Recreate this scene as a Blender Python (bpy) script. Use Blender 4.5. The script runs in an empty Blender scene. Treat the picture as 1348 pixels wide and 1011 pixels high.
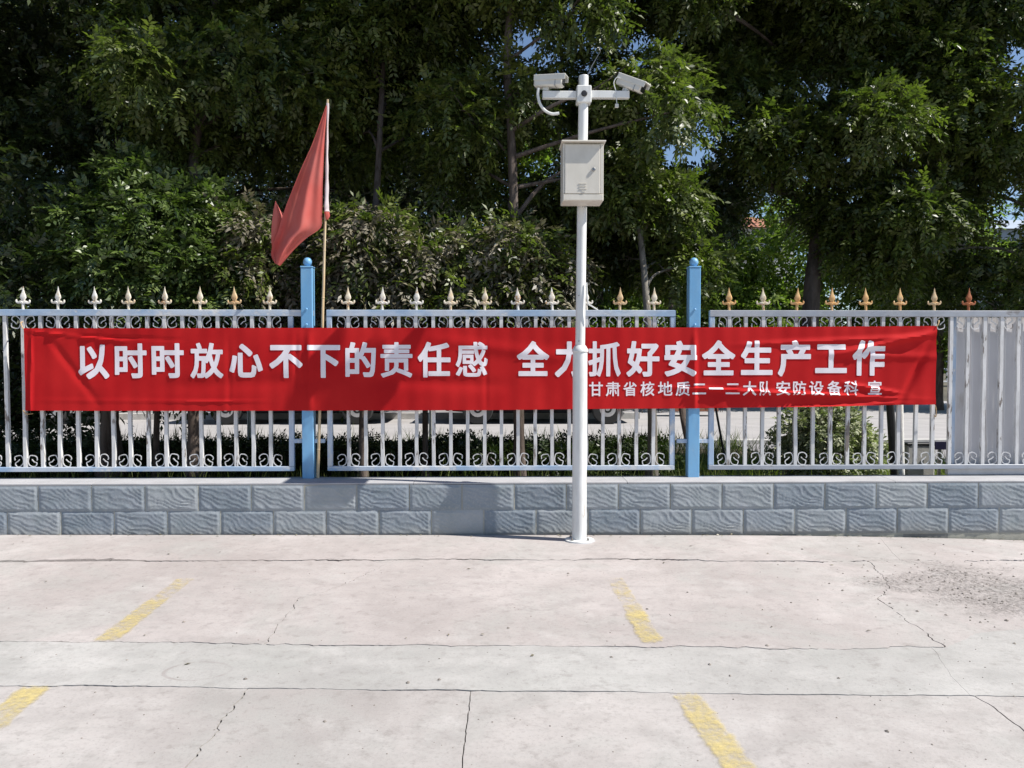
import bpy, bmesh, math, random
import numpy as np
from mathutils import Vector, Matrix, noise as mnoise
R = math.radians
random.seed(7)
rng = np.random.default_rng(11)
sc = bpy.context.scene
COL = sc.collection

# ------------------------------------------------------------------ camera, sky, sun, exposure
CAM_D, CAM_H = 6.073, 1.3346
FPX, U0, V0 = 1050.0, 674.0, 505.5
PITCH, YAW = math.atan((505.5 - 471.0) / FPX), R(1.25)
cd = bpy.data.cameras.new('camera')
cam = bpy.data.objects.new('camera', cd); COL.objects.link(cam)
cam.location = (0, -CAM_D, CAM_H)
cam.rotation_euler = (math.pi / 2 - PITCH, 0, -YAW)
cd.sensor_fit = 'HORIZONTAL'; cd.sensor_width = 36.0; cd.lens = FPX / 1348 * 36
cd.clip_start = 0.05; cd.clip_end = 5000
sc.camera = cam

SUN_EL, SUN_AZ = R(49), R(13)          # azimuth measured from +X towards the camera side
to_sun = Vector((math.cos(SUN_EL) * math.cos(SUN_AZ), -math.cos(SUN_EL) * math.sin(SUN_AZ), math.sin(SUN_EL)))
w = bpy.data.worlds.new('World'); sc.world = w; w.use_nodes = True
nt = w.node_tree
bg = nt.nodes['Background']
sky = nt.nodes.new('ShaderNodeTexSky'); sky.sky_type = 'NISHITA'; sky.sun_disc = False
sky.sun_elevation = SUN_EL; sky.sun_rotation = math.atan2(to_sun.x, to_sun.y)
sky.air_density = 1.0; sky.dust_density = 0.6; sky.ozone_density = 1.4; sky.altitude = 1500
nt.links.new(sky.outputs[0], bg.inputs[0]); bg.inputs[1].default_value = 0.085
sd = bpy.data.lights.new('sun', 'SUN'); sd.energy = 4.6; sd.angle = R(0.53); sd.color = (1.0, 0.955, 0.89)
sun = bpy.data.objects.new('sun', sd); COL.objects.link(sun)
sun.rotation_euler = to_sun.to_track_quat('Z', 'Y').to_euler()
vs = sc.view_settings
sc.display_settings.display_device = 'sRGB'
vs.view_transform = 'Standard'; vs.look = 'None'; vs.gamma = 1.0; vs.use_curve_mapping = False
vs.exposure = 0.68
cy = sc.cycles
cy.max_bounces = 7; cy.diffuse_bounces = 3; cy.glossy_bounces = 3; cy.transmission_bounces = 5; cy.transparent_max_bounces = 8
cy.use_denoising = True
try: cy.caustics_reflective = cy.caustics_refractive = False
except Exception: pass

# ------------------------------------------------------------------ measuring helpers
_F = Vector((math.sin(YAW) * math.cos(PITCH), math.cos(YAW) * math.cos(PITCH), -math.sin(PITCH)))
_Rt = Vector((math.cos(YAW), -math.sin(YAW), 0)); _Up = _Rt.cross(_F)
def ray(u, v): return _F + _Rt * ((u - U0) / FPX) + _Up * ((V0 - v) / FPX)
def P(u, v, Y):                       # where the sight line of a measured photo point meets the vertical plane y = Y
    r = ray(u, v); t = (Y + CAM_D) / r.y
    return Vector((r.x * t, Y, CAM_H + r.z * t))
def zg(x):                            # the yard falls slightly to the right
    return -0.005 * (min(x, 8) + 3.74) - 0.006 * max(0.0, min(x, 5) - 1.5) ** 2
def G(u, v):                          # ... meets the yard surface
    r = ray(u, v); z = 0.0
    for _ in range(12):
        t = (z - CAM_H) / r.z; x = r.x * t; z = zg(x)
    return Vector((x, -CAM_D + r.y * t, z))
def proj(p):                          # numpy (n,3) -> photo u, v, depth
    q = p - np.array([0, -CAM_D, CAM_H])
    F_, R_, U_ = np.array(_F), np.array(_Rt), np.array(_Up)
    d = q @ F_
    return U0 + FPX * (q @ R_) / d, V0 - FPX * (q @ U_) / d, d

# ------------------------------------------------------------------ object helpers
ORI = {}
def tag(o, label=None, cat=None, group=None, kind=None):
    if label: o['label'] = label
    if cat: o['category'] = cat
    if group: o['group'] = group
    if kind: o['kind'] = kind
    return o
def thing(name, loc, label, cat, group=None):
    o = bpy.data.objects.new(name, None); COL.objects.link(o); o.empty_display_size = .1
    o.location = loc; ORI[o] = Vector(loc)
    return tag(o, label, cat, group)
def link(name, me, parent=None, loc=None, world=None):
    o = bpy.data.objects.new(name, me); COL.objects.link(o)
    base = Vector((0, 0, 0))
    if parent is not None:
        o.parent = parent; base = ORI[parent]
    if world is not None: o.location = Vector(world) - base; ORI[o] = Vector(world)
    else: ORI[o] = base.copy()
    return o
class MB:
    def __init__(s): s.v = []; s.f = []
    def add(s, vs_, fs):
        n = len(s.v); s.v += [tuple(p) for p in vs_]; s.f += [tuple(i + n for i in f) for f in fs]; return s
    def box(s, x0, x1, y0, y1, z0, z1, bev=0.0):
        if bev <= 0:
            return s.add([(x0,y0,z0),(x1,y0,z0),(x1,y1,z0),(x0,y1,z0),(x0,y0,z1),(x1,y0,z1),(x1,y1,z1),(x0,y1,z1)],
                  [(0,3,2,1),(4,5,6,7),(0,1,5,4),(1,2,6,5),(2,3,7,6),(3,0,4,7)])
        bm = bmesh.new(); bmesh.ops.create_cube(bm, size=1)
        bmesh.ops.scale(bm, vec=(x1-x0, y1-y0, z1-z0), verts=bm.verts)
        bmesh.ops.translate(bm, vec=((x0+x1)/2,(y0+y1)/2,(z0+z1)/2), verts=bm.verts)
        bmesh.ops.bevel(bm, geom=bm.edges[:], offset=bev, segments=1, affect='EDGES')
        bm.verts.index_update()
        s.add([v.co for v in bm.verts], [[v.index for v in f.verts] for f in bm.faces]); bm.free(); return s
    def obox(s, c, ax, ay, az, hx, hy, hz, bev=0.0):
        m = MB().box(-hx, hx, -hy, hy, -hz, hz, bev)
        c, ax, ay, az = Vector(c), Vector(ax), Vector(ay), Vector(az)
        return s.add([c + ax*p[0] + ay*p[1] + az*p[2] for p in m.v], m.f)
    def tube(s, pts, rad, n=8, cap=True, jit=0.0, sx=1.0):
        pts = [Vector(p) for p in pts]
        if not hasattr(rad, '__len__'): rad = [rad] * len(pts)
        up = None; base = len(s.v); vs_ = []; m = len(pts)
        for i, p in enumerate(pts):
            t = (pts[min(i+1, m-1)] - pts[max(i-1, 0)]).normalized()
            if up is None:
                up = Vector((0, -1, 0)) if abs(t.y) < .9 else Vector((0, 0, 1))
            a = up - t * up.dot(t); a.normalize(); b = t.cross(a); up = a
            for k in range(n):
                q = 2 * math.pi * (k + .5) / n
                rr = rad[i] * (1 + (jit * mnoise.noise(p * 3 + Vector((math.cos(q), math.sin(q), 0)) * .9) if jit else 0))
                vs_.append(p + a * (rr * math.cos(q)) + b * (rr * sx * math.sin(q)))
        fs = [(i*n+k, i*n+(k+1) % n, (i+1)*n+(k+1) % n, (i+1)*n+k) for i in range(m-1) for k in range(n)]
        if cap: fs += [tuple(range(n))[::-1], tuple((m-1)*n+k for k in range(n))]
        return s.add(vs_, fs)
    def lathe(s, c, prof, n=16, axis='z', sy=1.0, cap=True):
        c = Vector(c); vs_ = []
        for r_, h in prof:
            for k in range(n):
                q = 2 * math.pi * k / n
                if axis == 'z': vs_.append(c + Vector((r_*math.cos(q), r_*math.sin(q)*sy, h)))
                elif axis == 'y': vs_.append(c + Vector((r_*math.cos(q), h, -r_*math.sin(q)*sy)))
                else: vs_.append(c + Vector((h, r_*math.cos(q), r_*math.sin(q)*sy)))
        m = len(prof)
        fs = [(i*n+k, i*n+(k+1) % n, (i+1)*n+(k+1) % n, (i+1)*n+k) for i in range(m-1) for k in range(n)]
        if cap: fs += [tuple(range(n))[::-1], tuple((m-1)*n+k for k in range(n))]
        return s.add(vs_, fs)
    def mesh(s, name, mat, org=(0, 0, 0), smooth=False):
        me = bpy.data.meshes.new(name); o = Vector(org)
        me.from_pydata([Vector(p) - o for p in s.v], [], s.f)
        if mat: me.materials.append(mat)
        if smooth:
            me.polygons.foreach_set('use_smooth', [True] * len(me.polygons))
            try: me.set_sharp_from_angle(angle=R(38))
            except Exception: pass
        me.update(); return me
    def build(s, name, mat, parent=None, smooth=False, world=None):
        org = Vector(world) if world is not None else (ORI[parent] if parent is not None else Vector((0,0,0)))
        return link(name, s.mesh(name, mat, org, smooth), parent, world=world)
def smooth_path(pts, n):
    pts = [Vector(p) for p in pts]; out = []
    m = len(pts) - 1
    for i in range(n + 1):
        t = i / n * m; k = min(int(t), m - 1); t -= k
        p0, p1, p2, p3 = pts[max(k-1, 0)], pts[k], pts[k+1], pts[min(k+2, m)]
        out.append(.5 * ((2*p1) + (p2-p0)*t + (2*p0-5*p1+4*p2-p3)*t*t + (3*p1-p0-3*p2+p3)*t**3))
    return out

# ------------------------------------------------------------------ materials
class NT:
    def __init__(s, name):
        s.m = bpy.data.materials.new(name); s.m.use_nodes = True; s.t = s.m.node_tree
        s.b = s.t.nodes['Principled BSDF']; s.out = s.t.nodes['Material Output']
    def n(s, typ, **kw):
        x = s.t.nodes.new(typ)
        for k, v in kw.items(): setattr(x, k, v)
        return x
    def l(s, a, b): s.t.links.new(a, b)
    def coord(s, scale=(1, 1, 1), rand=True, kind='Object'):
        tc = s.n('ShaderNodeTexCoord'); mp = s.n('ShaderNodeMapping'); mp.inputs['Scale'].default_value = scale
        s.l(tc.outputs[kind], mp.inputs[0])
        if rand:
            oi = s.n('ShaderNodeObjectInfo'); mu = s.n('ShaderNodeMath', operation='MULTIPLY'); mu.inputs[1].default_value = 37.0
            s.l(oi.outputs['Random'], mu.inputs[0]); s.l(mu.outputs[0], mp.inputs['Location'])
        return mp.outputs[0]
    def noise(s, vec, scale, detail=4, rough=.55, dist=0.0):
        x = s.n('ShaderNodeTexNoise'); x.inputs['Scale'].default_value = scale; x.inputs['Detail'].default_value = detail
        x.inputs['Roughness'].default_value = rough; x.inputs['Distortion'].default_value = dist
        s.l(vec, x.inputs['Vector']); return x.outputs[0]
    def ramp(s, fac, stops):
        x = s.n('ShaderNodeValToRGB'); e = x.color_ramp.elements
        while len(e) < len(stops): e.new(.5)
        for i, (p, c) in enumerate(stops):
            e[i].position = p; e[i].color = (c, c, c, 1) if not hasattr(c, '__len__') else (*c, 1)
        s.l(fac, x.inputs[0]); return x.outputs[0]
    def mix(s, fac, a, b, mode='MIX'):
        x = s.n('ShaderNodeMix', data_type='RGBA', blend_type=mode)
        for val, i in ((fac, 0), (a, 6), (b, 7)):
            if hasattr(val, 'default_value') or hasattr(val, 'links'): s.l(val, x.inputs[i])
            elif hasattr(val, '__len__'): x.inputs[i].default_value = (*val, 1)
            else: x.inputs[i].default_value = val
        return x.outputs[2]
    def math(s, op, a, b=None, clamp=False):
        x = s.n('ShaderNodeMath', operation=op); x.use_clamp = clamp
        for val, i in ((a, 0), (b, 1)):
            if val is None: continue
            if hasattr(val, 'links'): s.l(val, x.inputs[i])
            else: x.inputs[i].default_value = val
        return x.outputs[0]
    def bump(s, h, strength=.3, dist=.01):
        x = s.n('ShaderNodeBump'); x.inputs['Strength'].default_value = strength; x.inputs['Distance'].default_value = dist
        s.l(h, x.inputs['Height']); s.l(x.outputs[0], s.b.inputs['Normal']); return x
    def set(s, col=None, rough=None, metal=None, spec=None):
        for k, v in (('Base Color', col), ('Roughness', rough), ('Metallic', metal), ('Specular IOR Level', spec)):
            if v is None: continue
            if hasattr(v, 'links'): s.l(v, s.b.inputs[k])
            else: s.b.inputs[k].default_value = (*v, 1) if hasattr(v, '__len__') else v
        return s.m
def simple(name, c, rough=.6, metal=0, var=.12, sc_=6.0, bump=0.0):
    t = NT(name); v = t.coord(); nz = t.noise(v, sc_, 5)
    col = t.mix(t.ramp(nz, [(.3, 0), (.7, 1)]), tuple(x * (1 - var) for x in c), tuple(min(1, x * (1 + var)) for x in c))
    if bump: t.bump(t.noise(v, sc_ * 6, 4), .4, bump)
    return t.set(col, rough, metal)
def painted(name, c, c2, under, lo=.56, hi=.62, rough=.5, scale=7.0, streak=(1, 1, 1), grime=.25):
    t = NT(name); v = t.coord(streak)
    big = t.noise(v, scale * .5, 5, .6); fine = t.noise(v, scale * 4, 6, .65)
    m = t.math('ADD', t.math('MULTIPLY', big, .6), t.math('MULTIPLY', fine, .4))
    base = t.mix(t.ramp(t.noise(v, scale * 1.3, 3), [(.42, 0), (.6, 1)]), c, c2)
    base = t.mix(t.math('MULTIPLY', t.ramp(fine, [(.45, 0), (.75, 1)]), grime), base, (.22, .2, .17))
    chip = t.ramp(m, [(lo, 0), (hi, 1)])
    col = t.mix(chip, base, under)
    t.bump(t.math('SUBTRACT', 1.0, chip), .5, .002)
    return t.set(col, rough)

def concrete_mat(name, c1, c2, patch=False, ring=False):
    t = NT(name); v = t.coord(rand=False)
    big = t.noise(v, .7, 5, .6, .4); mid = t.noise(v, 5, 6, .65); fine = t.noise(v, 70, 5, .8)
    mp = t.coord((1, 5, 1), False); streak = t.noise(mp, 3.5, 6, .7, .3)
    col = t.mix(t.ramp(big, [(.36, 0), (.62, 1)]), tuple(x * .93 for x in c1), tuple(x * 1.03 for x in c2))
    gb = t.noise(v, 1.15, 6, .68, .8)
    col = t.mix(t.math('MULTIPLY', t.ramp(gb, [(.48, 0), (.62, 1)]), .55), col, (c1[0] * .93, c1[0] * .925, c1[0] * .87))
    col = t.mix(t.math('MULTIPLY', t.ramp(mid, [(.46, 0), (.70, 1)]), .5), col, tuple(x * .76 for x in c1))
    col = t.mix(t.math('MULTIPLY', t.ramp(streak, [(.50, 0), (.68, 1)]), .45), col, tuple(x * .78 for x in c2))
    bl = t.noise(v, 17, 5, .7); col = t.mix(t.math('MULTIPLY', t.ramp(bl, [(.54, 0), (.7, 1)]), .4), col, (.20, .18, .165))
    lt = t.noise(v, 2.6, 7, .72); col = t.mix(t.math('MULTIPLY', t.ramp(lt, [(.54, 0), (.68, 1)]), .4), col, (.52, .50, .48))
    col = t.mix(t.math('MULTIPLY', t.ramp(fine, [(.52, 0), (.68, 1)]), .5), col, tuple(x * .62 for x in c1))
    spk = t.n('ShaderNodeTexVoronoi'); spk.inputs['Scale'].default_value = 9.0; t.l(v, spk.inputs['Vector'])
    spm = t.math('MULTIPLY', t.ramp(spk.outputs['Distance'], [(.03, 1), (.07, 0)]), t.ramp(t.noise(v, 2.1, 3), [(.5, 0), (.6, 1)]))
    col = t.mix(t.math('MULTIPLY', spm, .5), col, (.16, .14, .12))
    h = t.math('ADD', t.math('MULTIPLY', mid, .6), t.math('MULTIPLY', fine, .25))
    if patch:
        s0 = t.n('ShaderNodeSeparateXYZ'); t.l(v, s0.inputs[0])
        dm = t.ramp(t.math('ADD', t.math('MULTIPLY', s0.outputs[1], -6.0), t.math('MULTIPLY', t.noise(v, 4, 6, .7), .9)), [(.36, 1), (.75, 0)])
        col = t.mix(t.math('MULTIPLY', dm, .55), col, (.27, .235, .20))
    if patch:                         # worn-off surface with the aggregate showing, by the wall on the right
        sep = t.n('ShaderNodeSeparateXYZ'); t.l(v, sep.inputs[0])
        cx, cy_ = G(1330, 775).x, G(1330, 775).y
        dx = t.math('MULTIPLY', t.math('SUBTRACT', sep.outputs[0], cx), 1 / 1.05)
        dy = t.math('MULTIPLY', t.math('SUBTRACT', sep.outputs[1], cy_), 1 / .75)
        d = t.math('SQRT', t.math('ADD', t.math('MULTIPLY', dx, dx), t.math('MULTIPLY', dy, dy)))
        d = t.math('ADD', d, t.math('MULTIPLY', t.math('SUBTRACT', t.noise(t.coord((1, 2.2, 1), False), 1.6, 8, .7), .5), 2.6))
        mk = t.ramp(d, [(.4, 1), (.85, 0)])
        grain = t.n('ShaderNodeTexVoronoi'); grain.inputs['Scale'].default_value = 42; t.l(v, grain.inputs['Vector'])
        ag = t.mix(t.ramp(grain.outputs['Distance'], [(.15, 0), (.6, 1)]), (.33, .305, .29), (.17, .155, .145))
        mk = t.math('MULTIPLY', mk, t.ramp(t.noise(v, 26, 5, .7), [(.38, .15), (.62, .8)]))
        col = t.mix(mk, col, ag)
        h = t.math('SUBTRACT', h, t.math('MULTIPLY', mk, t.math('ADD', .8, t.math('MULTIPLY', grain.outputs['Distance'], 2.5))))
    if ring:                          # the rubbed ring of an old round cover patched over
        sep = t.n('ShaderNodeSeparateXYZ'); t.l(v, sep.inputs[0])
        c0 = G(260, 883)
        dx = t.math('MULTIPLY', t.math('SUBTRACT', sep.outputs[0], c0.x), 1 / .135)
        dy = t.math('MULTIPLY', t.math('SUBTRACT', sep.outputs[1], c0.y), 1 / .10)
        d = t.math('SQRT', t.math('ADD', t.math('MULTIPLY', dx, dx), t.math('MULTIPLY', dy, dy)))
        d = t.math('ADD', d, t.math('MULTIPLY', t.math('SUBTRACT', mid, .5), .25))
        mk = t.math('MULTIPLY', t.ramp(t.math('ABSOLUTE', t.math('SUBTRACT', d, 1.0)), [(.03, 1), (.10, 0)]), t.math('MULTIPLY', t.ramp(t.noise(v, 7, 4), [(.4, 0), (.6, 1)]), .38))
        col = t.mix(mk, col, (.2, .16, .15))
    t.bump(h, .5, .008)
    return t.set(col, .9, spec=.25)

def leaf_mat(name, dark, light, trans=.3, rough=.38, spec=.5):
    t = NT(name)
    at = t.n('ShaderNodeAttribute'); at.attribute_name = 'tint'
    col = t.mix(at.outputs['Fac'], dark, light)
    t.set(col, rough, spec=spec)
    tr = t.n('ShaderNodeBsdfTranslucent'); t.l(t.mix(1.0, col, (1.0, 1.3, .5), 'MULTIPLY'), tr.inputs[0])
    mx = t.n('ShaderNodeMixShader'); mx.inputs[0].default_value = trans
    t.l(t.b.outputs[0], mx.inputs[1]); t.l(tr.outputs[0], mx.inputs[2]); t.l(mx.outputs[0], t.out.inputs[0])
    return t.m
def cloth_mat(name, c1, c2, trans=.2, rough=.7, weave=900, streak=(1, 1, 1)):
    t = NT(name); v = t.coord(streak, False)
    col = t.mix(t.ramp(t.noise(v, 3.0, 4), [(.35, 0), (.65, 1)]), c1, c2)
    t.set(col, rough, spec=.12)
    t.bump(t.noise(t.coord((1, 1, 1), False), 120, 2), .12, .001)
    tr = t.n('ShaderNodeBsdfTranslucent'); t.l(col, tr.inputs[0])
    mx = t.n('ShaderNodeMixShader'); mx.inputs[0].default_value = trans
    t.l(t.b.outputs[0], mx.inputs[1]); t.l(tr.outputs[0], mx.inputs[2]); t.l(mx.outputs[0], t.out.inputs[0])
    return t.m
def bark_mat(name, c1, c2):
    t = NT(name); v = t.coord((1, 1, .22)); n1 = t.noise(v, 22, 6, .7, .6); n2 = t.noise(v, 5, 4)
    col = t.mix(t.ramp(n1, [(.35, 0), (.65, 1)]), c1, c2)
    col = t.mix(t.math('MULTIPLY', t.ramp(n2, [(.45, 0), (.6, 1)]), .5), col, tuple(x * 1.5 for x in c2))
    t.bump(n1, .9, .02); return t.set(col, .95, spec=.15)

M = {}
M['slab'] = concrete_mat('pinkish_concrete', (.392, .355, .338), (.452, .415, .398), patch=True)
M['slab_front'] = concrete_mat('pale_concrete', (.375, .347, .33), (.435, .408, .39))
M['strip'] = concrete_mat('grey_white_concrete', (.382, .37, .353), (.438, .426, .408), ring=True)
M['joint'] = simple('joint_dirt', (.20, .17, .14), .95, 0, .3, 30, .004)
M['mortar'] = simple('mortar', (.40, .39, .33), .95, 0, .15, 20, .003)
M['coping'] = simple('cement_coping', (.365, .365, .375), .9, 0, .1, 6, .003)
M['plinth'] = simple('plinth_cement', (.24, .235, .215), .95, 0, .25, 8, .006)
def block_mat():
    t = NT('split_face_block'); v = t.coord()
    oi = t.n('ShaderNodeObjectInfo')
    a = t.mix(oi.outputs['Random'], (.225, .260, .305), (.350, .372, .392))
    col = t.mix(t.ramp(t.noise(v, 6, 5, .6), [(.3, 0), (.7, 1)]), a, t.mix(1.0, a, (.82, .86, .84), 'MULTIPLY'))
    col = t.mix(t.math('MULTIPLY', t.ramp(t.noise(v, 60, 4), [(.5, 0), (.7, 1)]), .35), col, (.42, .43, .42))
    sep = t.n('ShaderNodeSeparateXYZ'); g = t.n('ShaderNodeNewGeometry'); t.l(g.outputs['Position'], sep.inputs[0])
    dirt = t.math('MULTIPLY', t.ramp(t.math('ADD', sep.outputs[2], t.math('MULTIPLY', t.noise(v, 9, 4), .09)), [(.0, 1), (.11, 0)]), .6)
    col = t.mix(dirt, col, (.30, .285, .25))
    t.bump(t.noise(v, 110, 4, .7), .4, .003); return t.set(col, .85, spec=.3)
M['block'] = block_mat()
M['white_bar'] = painted('peeling_white_paint', (.72, .71, .70), (.60, .60, .60), (.20, .17, .15), .575, .61, .5, 9, (1, 1, .25), .45)
M['rail'] = painted('worn_blue_white_paint', (.50, .56, .64), (.30, .42, .58), (.66, .66, .65), .52, .60, .45, 4, (.6, 1, 1), .3)
M['rail_grey'] = painted('grey_worn_paint', (.38, .40, .44), (.30, .33, .38), (.22, .21, .21), .58, .64, .5, 4, (.6, 1, 1), .35)
M['stile'] = painted('worn_pale_blue_paint', (.36, .47, .62), (.48, .55, .65), (.60, .61, .62), .54, .60, .5, 6, (1, 1, .5), .25)
M['post'] = painted('sky_blue_paint', (.19, .42, .66), (.15, .36, .60), (.42, .55, .66), .58, .66, .42, 5, (1, 1, .4), .15)
M['spear_white'] = painted('spear_white', (.70, .68, .64), (.62, .57, .48), (.45, .27, .12), .56, .62, .5, 16)
M['spear_cream'] = painted('spear_cream', (.66, .60, .48), (.58, .46, .30), (.42, .22, .09), .54, .62, .5, 16)
M['spear_gold'] = painted('spear_gold', (.62, .47, .28), (.58, .38, .19), (.46, .22, .09), .54, .62, .5, 16)
M['spear_amber'] = painted('spear_amber', (.66, .42, .18), (.62, .33, .12), (.66, .58, .44), .60, .66, .5, 16)
M['spear_rust'] = painted('spear_rust', (.42, .13, .04), (.34, .10, .035), (.22, .07, .03), .5, .62, .7, 16)
M['pole'] = painted('white_pole_paint', (.76, .765, .75), (.72, .73, .71), (.40, .34, .27), .615, .65, .4, 5, (1, 1, .2), .28)
M['box'] = painted('cream_box_paint', (.70, .66, .58), (.66, .62, .54), (.40, .33, .25), .68, .74, .45, 6, (1, 1, .5), .1)
M['cctv'] = simple('cream_plastic', (.66, .645, .59), .4, 0, .05, 12)
M['lens'] = simple('dark_lens', (.012, .012, .014), .12)
M['black'] = simple('black_plastic', (.02, .02, .022), .5)
M['steel'] = simple('dull_steel', (.35, .34, .33), .35, .9)
M['bamboo'] = painted('bamboo', (.52, .38, .22), (.58, .46, .30), (.34, .22, .12), .58, .7, .55, 14, (1, 1, .15), .2)
M['rope'] = simple('tan_rope', (.50, .34, .18), .9, 0, .2, 60)
M['banner'] = cloth_mat('red_banner_cloth', (.50, .012, .015), (.575, .019, .020), .15, .75)
M['print'] = cloth_mat('white_print', (.84, .79, .83), (.87, .82, .86), .06, .6)
M['flag'] = cloth_mat('faded_red_cloth', (.76, .15, .125), (.80, .23, .20), .4, .8)
M['sleeve'] = cloth_mat('white_flag_sleeve', (.72, .64, .66), (.66, .50, .50), .25, .8)
M['sheet'] = painted('grey_white_sheet_metal', (.66, .64, .645), (.60, .585, .59), (.48, .44, .40), .62, .72, .4, 3, (1, 1, .25), .15)
M['soil'] = simple('soil', (.075, .058, .04), .95, 0, .35, 9, .02)
M['road'] = simple('road_concrete', (.36, .345, .34), .9, 0, .1, 2, .004)
M['pave'] = simple('pavement_concrete', (.25, .24, .245), .9, 0, .1, 3, .004)
M['kerb'] = simple('kerb_stone', (.46, .45, .43), .9, 0, .15, 6, .004)
M['far'] = simple('distant_ground', (.10, .09, .06), .95, 0, .3, .2)
M['bark'] = bark_mat('grey_brown_bark', (.055, .042, .034), (.135, .11, .095))
M['bark2'] = bark_mat('pale_bark', (.11, .10, .085), (.22, .20, .17))
M['lime'] = simple('limewashed_trunk', (.72, .71, .68), .9, 0, .15, 12, .004)
M['leaf'] = leaf_mat('ash_leaf', (.020, .042, .012), (.20, .235, .050), .36, .42, .6)
M['leaf_dark'] = leaf_mat('shade_leaf', (.014, .028, .009), (.085, .108, .027), .28, .40, .6)  # darkened copy of the ash leaf: deep shade put into the leaf colour
M['leaf_far'] = leaf_mat('bright_leaf', (.09, .14, .028), (.28, .35, .075), .45, .5, .3)  # sunlit look of the trees across the road, put into the leaf colour
M['leaf_privet'] = leaf_mat('privet_leaf', (.032, .062, .018), (.20, .26, .07), .3, .40, .7)
M['leaf_brown'] = leaf_mat('dusty_brown_leaf', (.050, .044, .024), (.30, .265, .19), .18, .45, .5)
M['leaf_hedge'] = leaf_mat('hedge_leaf', (.018, .034, .012), (.06, .085, .025), .2, .42, .4)
M['leaf_var'] = leaf_mat('variegated_leaf', (.09, .13, .05), (.55, .56, .38), .2, .45, .4)
M['grass_sun'] = leaf_mat('sunlit_grass_blade', (.09, .13, .03), (.34, .36, .13), .4, .5, .3)  # brighter copy of the grass blade, with sunlight put into its colour
M['grass'] = leaf_mat('grass_blade', (.035, .06, .014), (.17, .20, .06), .3, .55, .3)
M['tyre'] = simple('tyre_rubber', (.02, .02, .02), .8)
M['rim'] = simple('alloy_rim', (.5, .5, .51), .35, .8)
M['car_white'] = simple('white_car_paint', (.74, .74, .74), .2, 0, .02)
M['car_dark'] = simple('dark_car_paint', (.018, .019, .022), .18, 0, .05)
M['glass'] = simple('dark_glass', (.02, .025, .03), .06)
M['lamp'] = simple('lamp_glass', (.6, .6, .58), .1)
M['lamp_red'] = simple('tail_lamp', (.3, .015, .01), .15)
M['bldg'] = simple('pale_render', (.56, .55, .53), .9, 0, .06, .4)
M['bldg2'] = simple('blue_grey_render', (.34, .39, .46), .9, 0, .06, .4)
M['rooftile'] = simple('red_roof_tile', (.36, .15, .09), .85, 0, .2, 3)
M['brickred'] = simple('weathered_red_brick', (.25, .11, .065), .9, 0, .25, 10, .004)
M['rail_white'] = simple('white_railing', (.70, .71, .72), .5)
M['navy'] = simple('navy_enamel', (.02, .018, .055), .4)
M['pebble'] = simple('pebble', (.22, .195, .17), .9, 0, .4, 20)

# ================================================================== SETTING: ground
def sheet(name, x0, x1, y0, y1, z, mat, kind='structure', fx=None):
    m = MB(); xs = np.linspace(x0, x1, 24 if fx else 2)
    for x in xs:
        for y in (y0, y1): m.v.append((x, y, (fx(x) if fx else 0) + z))
    for i in range(len(xs) - 1): m.f.append((2*i, 2*i+2, 2*i+3, 2*i+1))
    o = m.build(name, mat); tag(o, kind=kind); return o
sheet('far_ground', -1500, 1500, -1500, 2500, -.30, M['far'])
sheet('planting_soil', -30, 30, .3, 5.7, -.02, M['soil'])
yard = sheet('parking_lot', -16, 16, -20, .02, -.016, M['joint'], fx=zg)

def jag(pts, amp, seed, step=.02, wob=False):      # resample a measured line and roughen it like a broken edge
    out = []
    for a, b in zip(pts[:-1], pts[1:]):
        n = max(1, int((b - a).length / step))
        out += [a.lerp(b, i / n) for i in range(n)]
    out.append(pts[-1]); res = []
    for p in out:
        q = Vector((p.x * 1.7, p.y * 1.7, seed))
        o = mnoise.noise(q * 2) * amp + mnoise.noise(q * 7) * amp * .8 + mnoise.noise(q * 19) * amp * .6 + mnoise.noise(q * 45) * amp * .35
        o2 = (mnoise.noise(q * 7 + Vector((5, 5, 5))) * .8 + mnoise.noise(q * 19 + Vector((5, 5, 5))) * .6 + mnoise.noise(q * 45 + Vector((5, 5, 5))) * .35) * amp * (1.0 if wob else .2)
        res.append(Vector((p.x + o2, p.y + o, 0)))
    return res
def gpts(px): return [G(u, v).to_2d().to_3d() for u, v in px]
def ext(pts, xl=-16, xr=16):
    return [Vector((xl, pts[0].y, 0))] + pts + [Vector((xr, pts[-1].y, 0))]
J1 = jag(ext(gpts([(-60,741),(60,737),(150,737),(250,739),(350,737),(430,737),(505,737),(560,735),(674,737),(800,736),(1000,739),(1100,739),(1240,739),(1400,738)])), .034, 1)
J2 = jag(ext(gpts([(-60,844),(90,845),(180,845),(280,846),(345,848),(430,850),(560,849),(674,850),(800,851),(1000,853),(1130,854),(1240,852),(1290,832),(1400,824)])), .018, 2)
J3 = jag(ext(gpts([(-60,902),(160,903),(320,906),(430,907),(620,909),(850,911),(1000,914),(1130,915),(1270,916),(1400,917)])), .009, 3)
TOP = [Vector((-16, .015, 0)), Vector((16, .015, 0))]
BOT = [Vector((-16, -20, 0)), Vector((16, -20, 0))]
def gapoff(p, seed, g0, g1): return g0 + (g1 - g0) * max(0.0, min(1.0, .5 + 1.3 * mnoise.noise(Vector((p.x * 2.1, p.y * 2.1, seed)))))
def at_x(line, x):
    for a, b in zip(line[:-1], line[1:]):
        if a.x <= x <= b.x: return a.y + (b.y - a.y) * (x - a.x) / max(1e-6, b.x - a.x)
    return line[-1].y
def between(line, x0, x1): return [p for p in line if x0 < p.x < x1]
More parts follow.
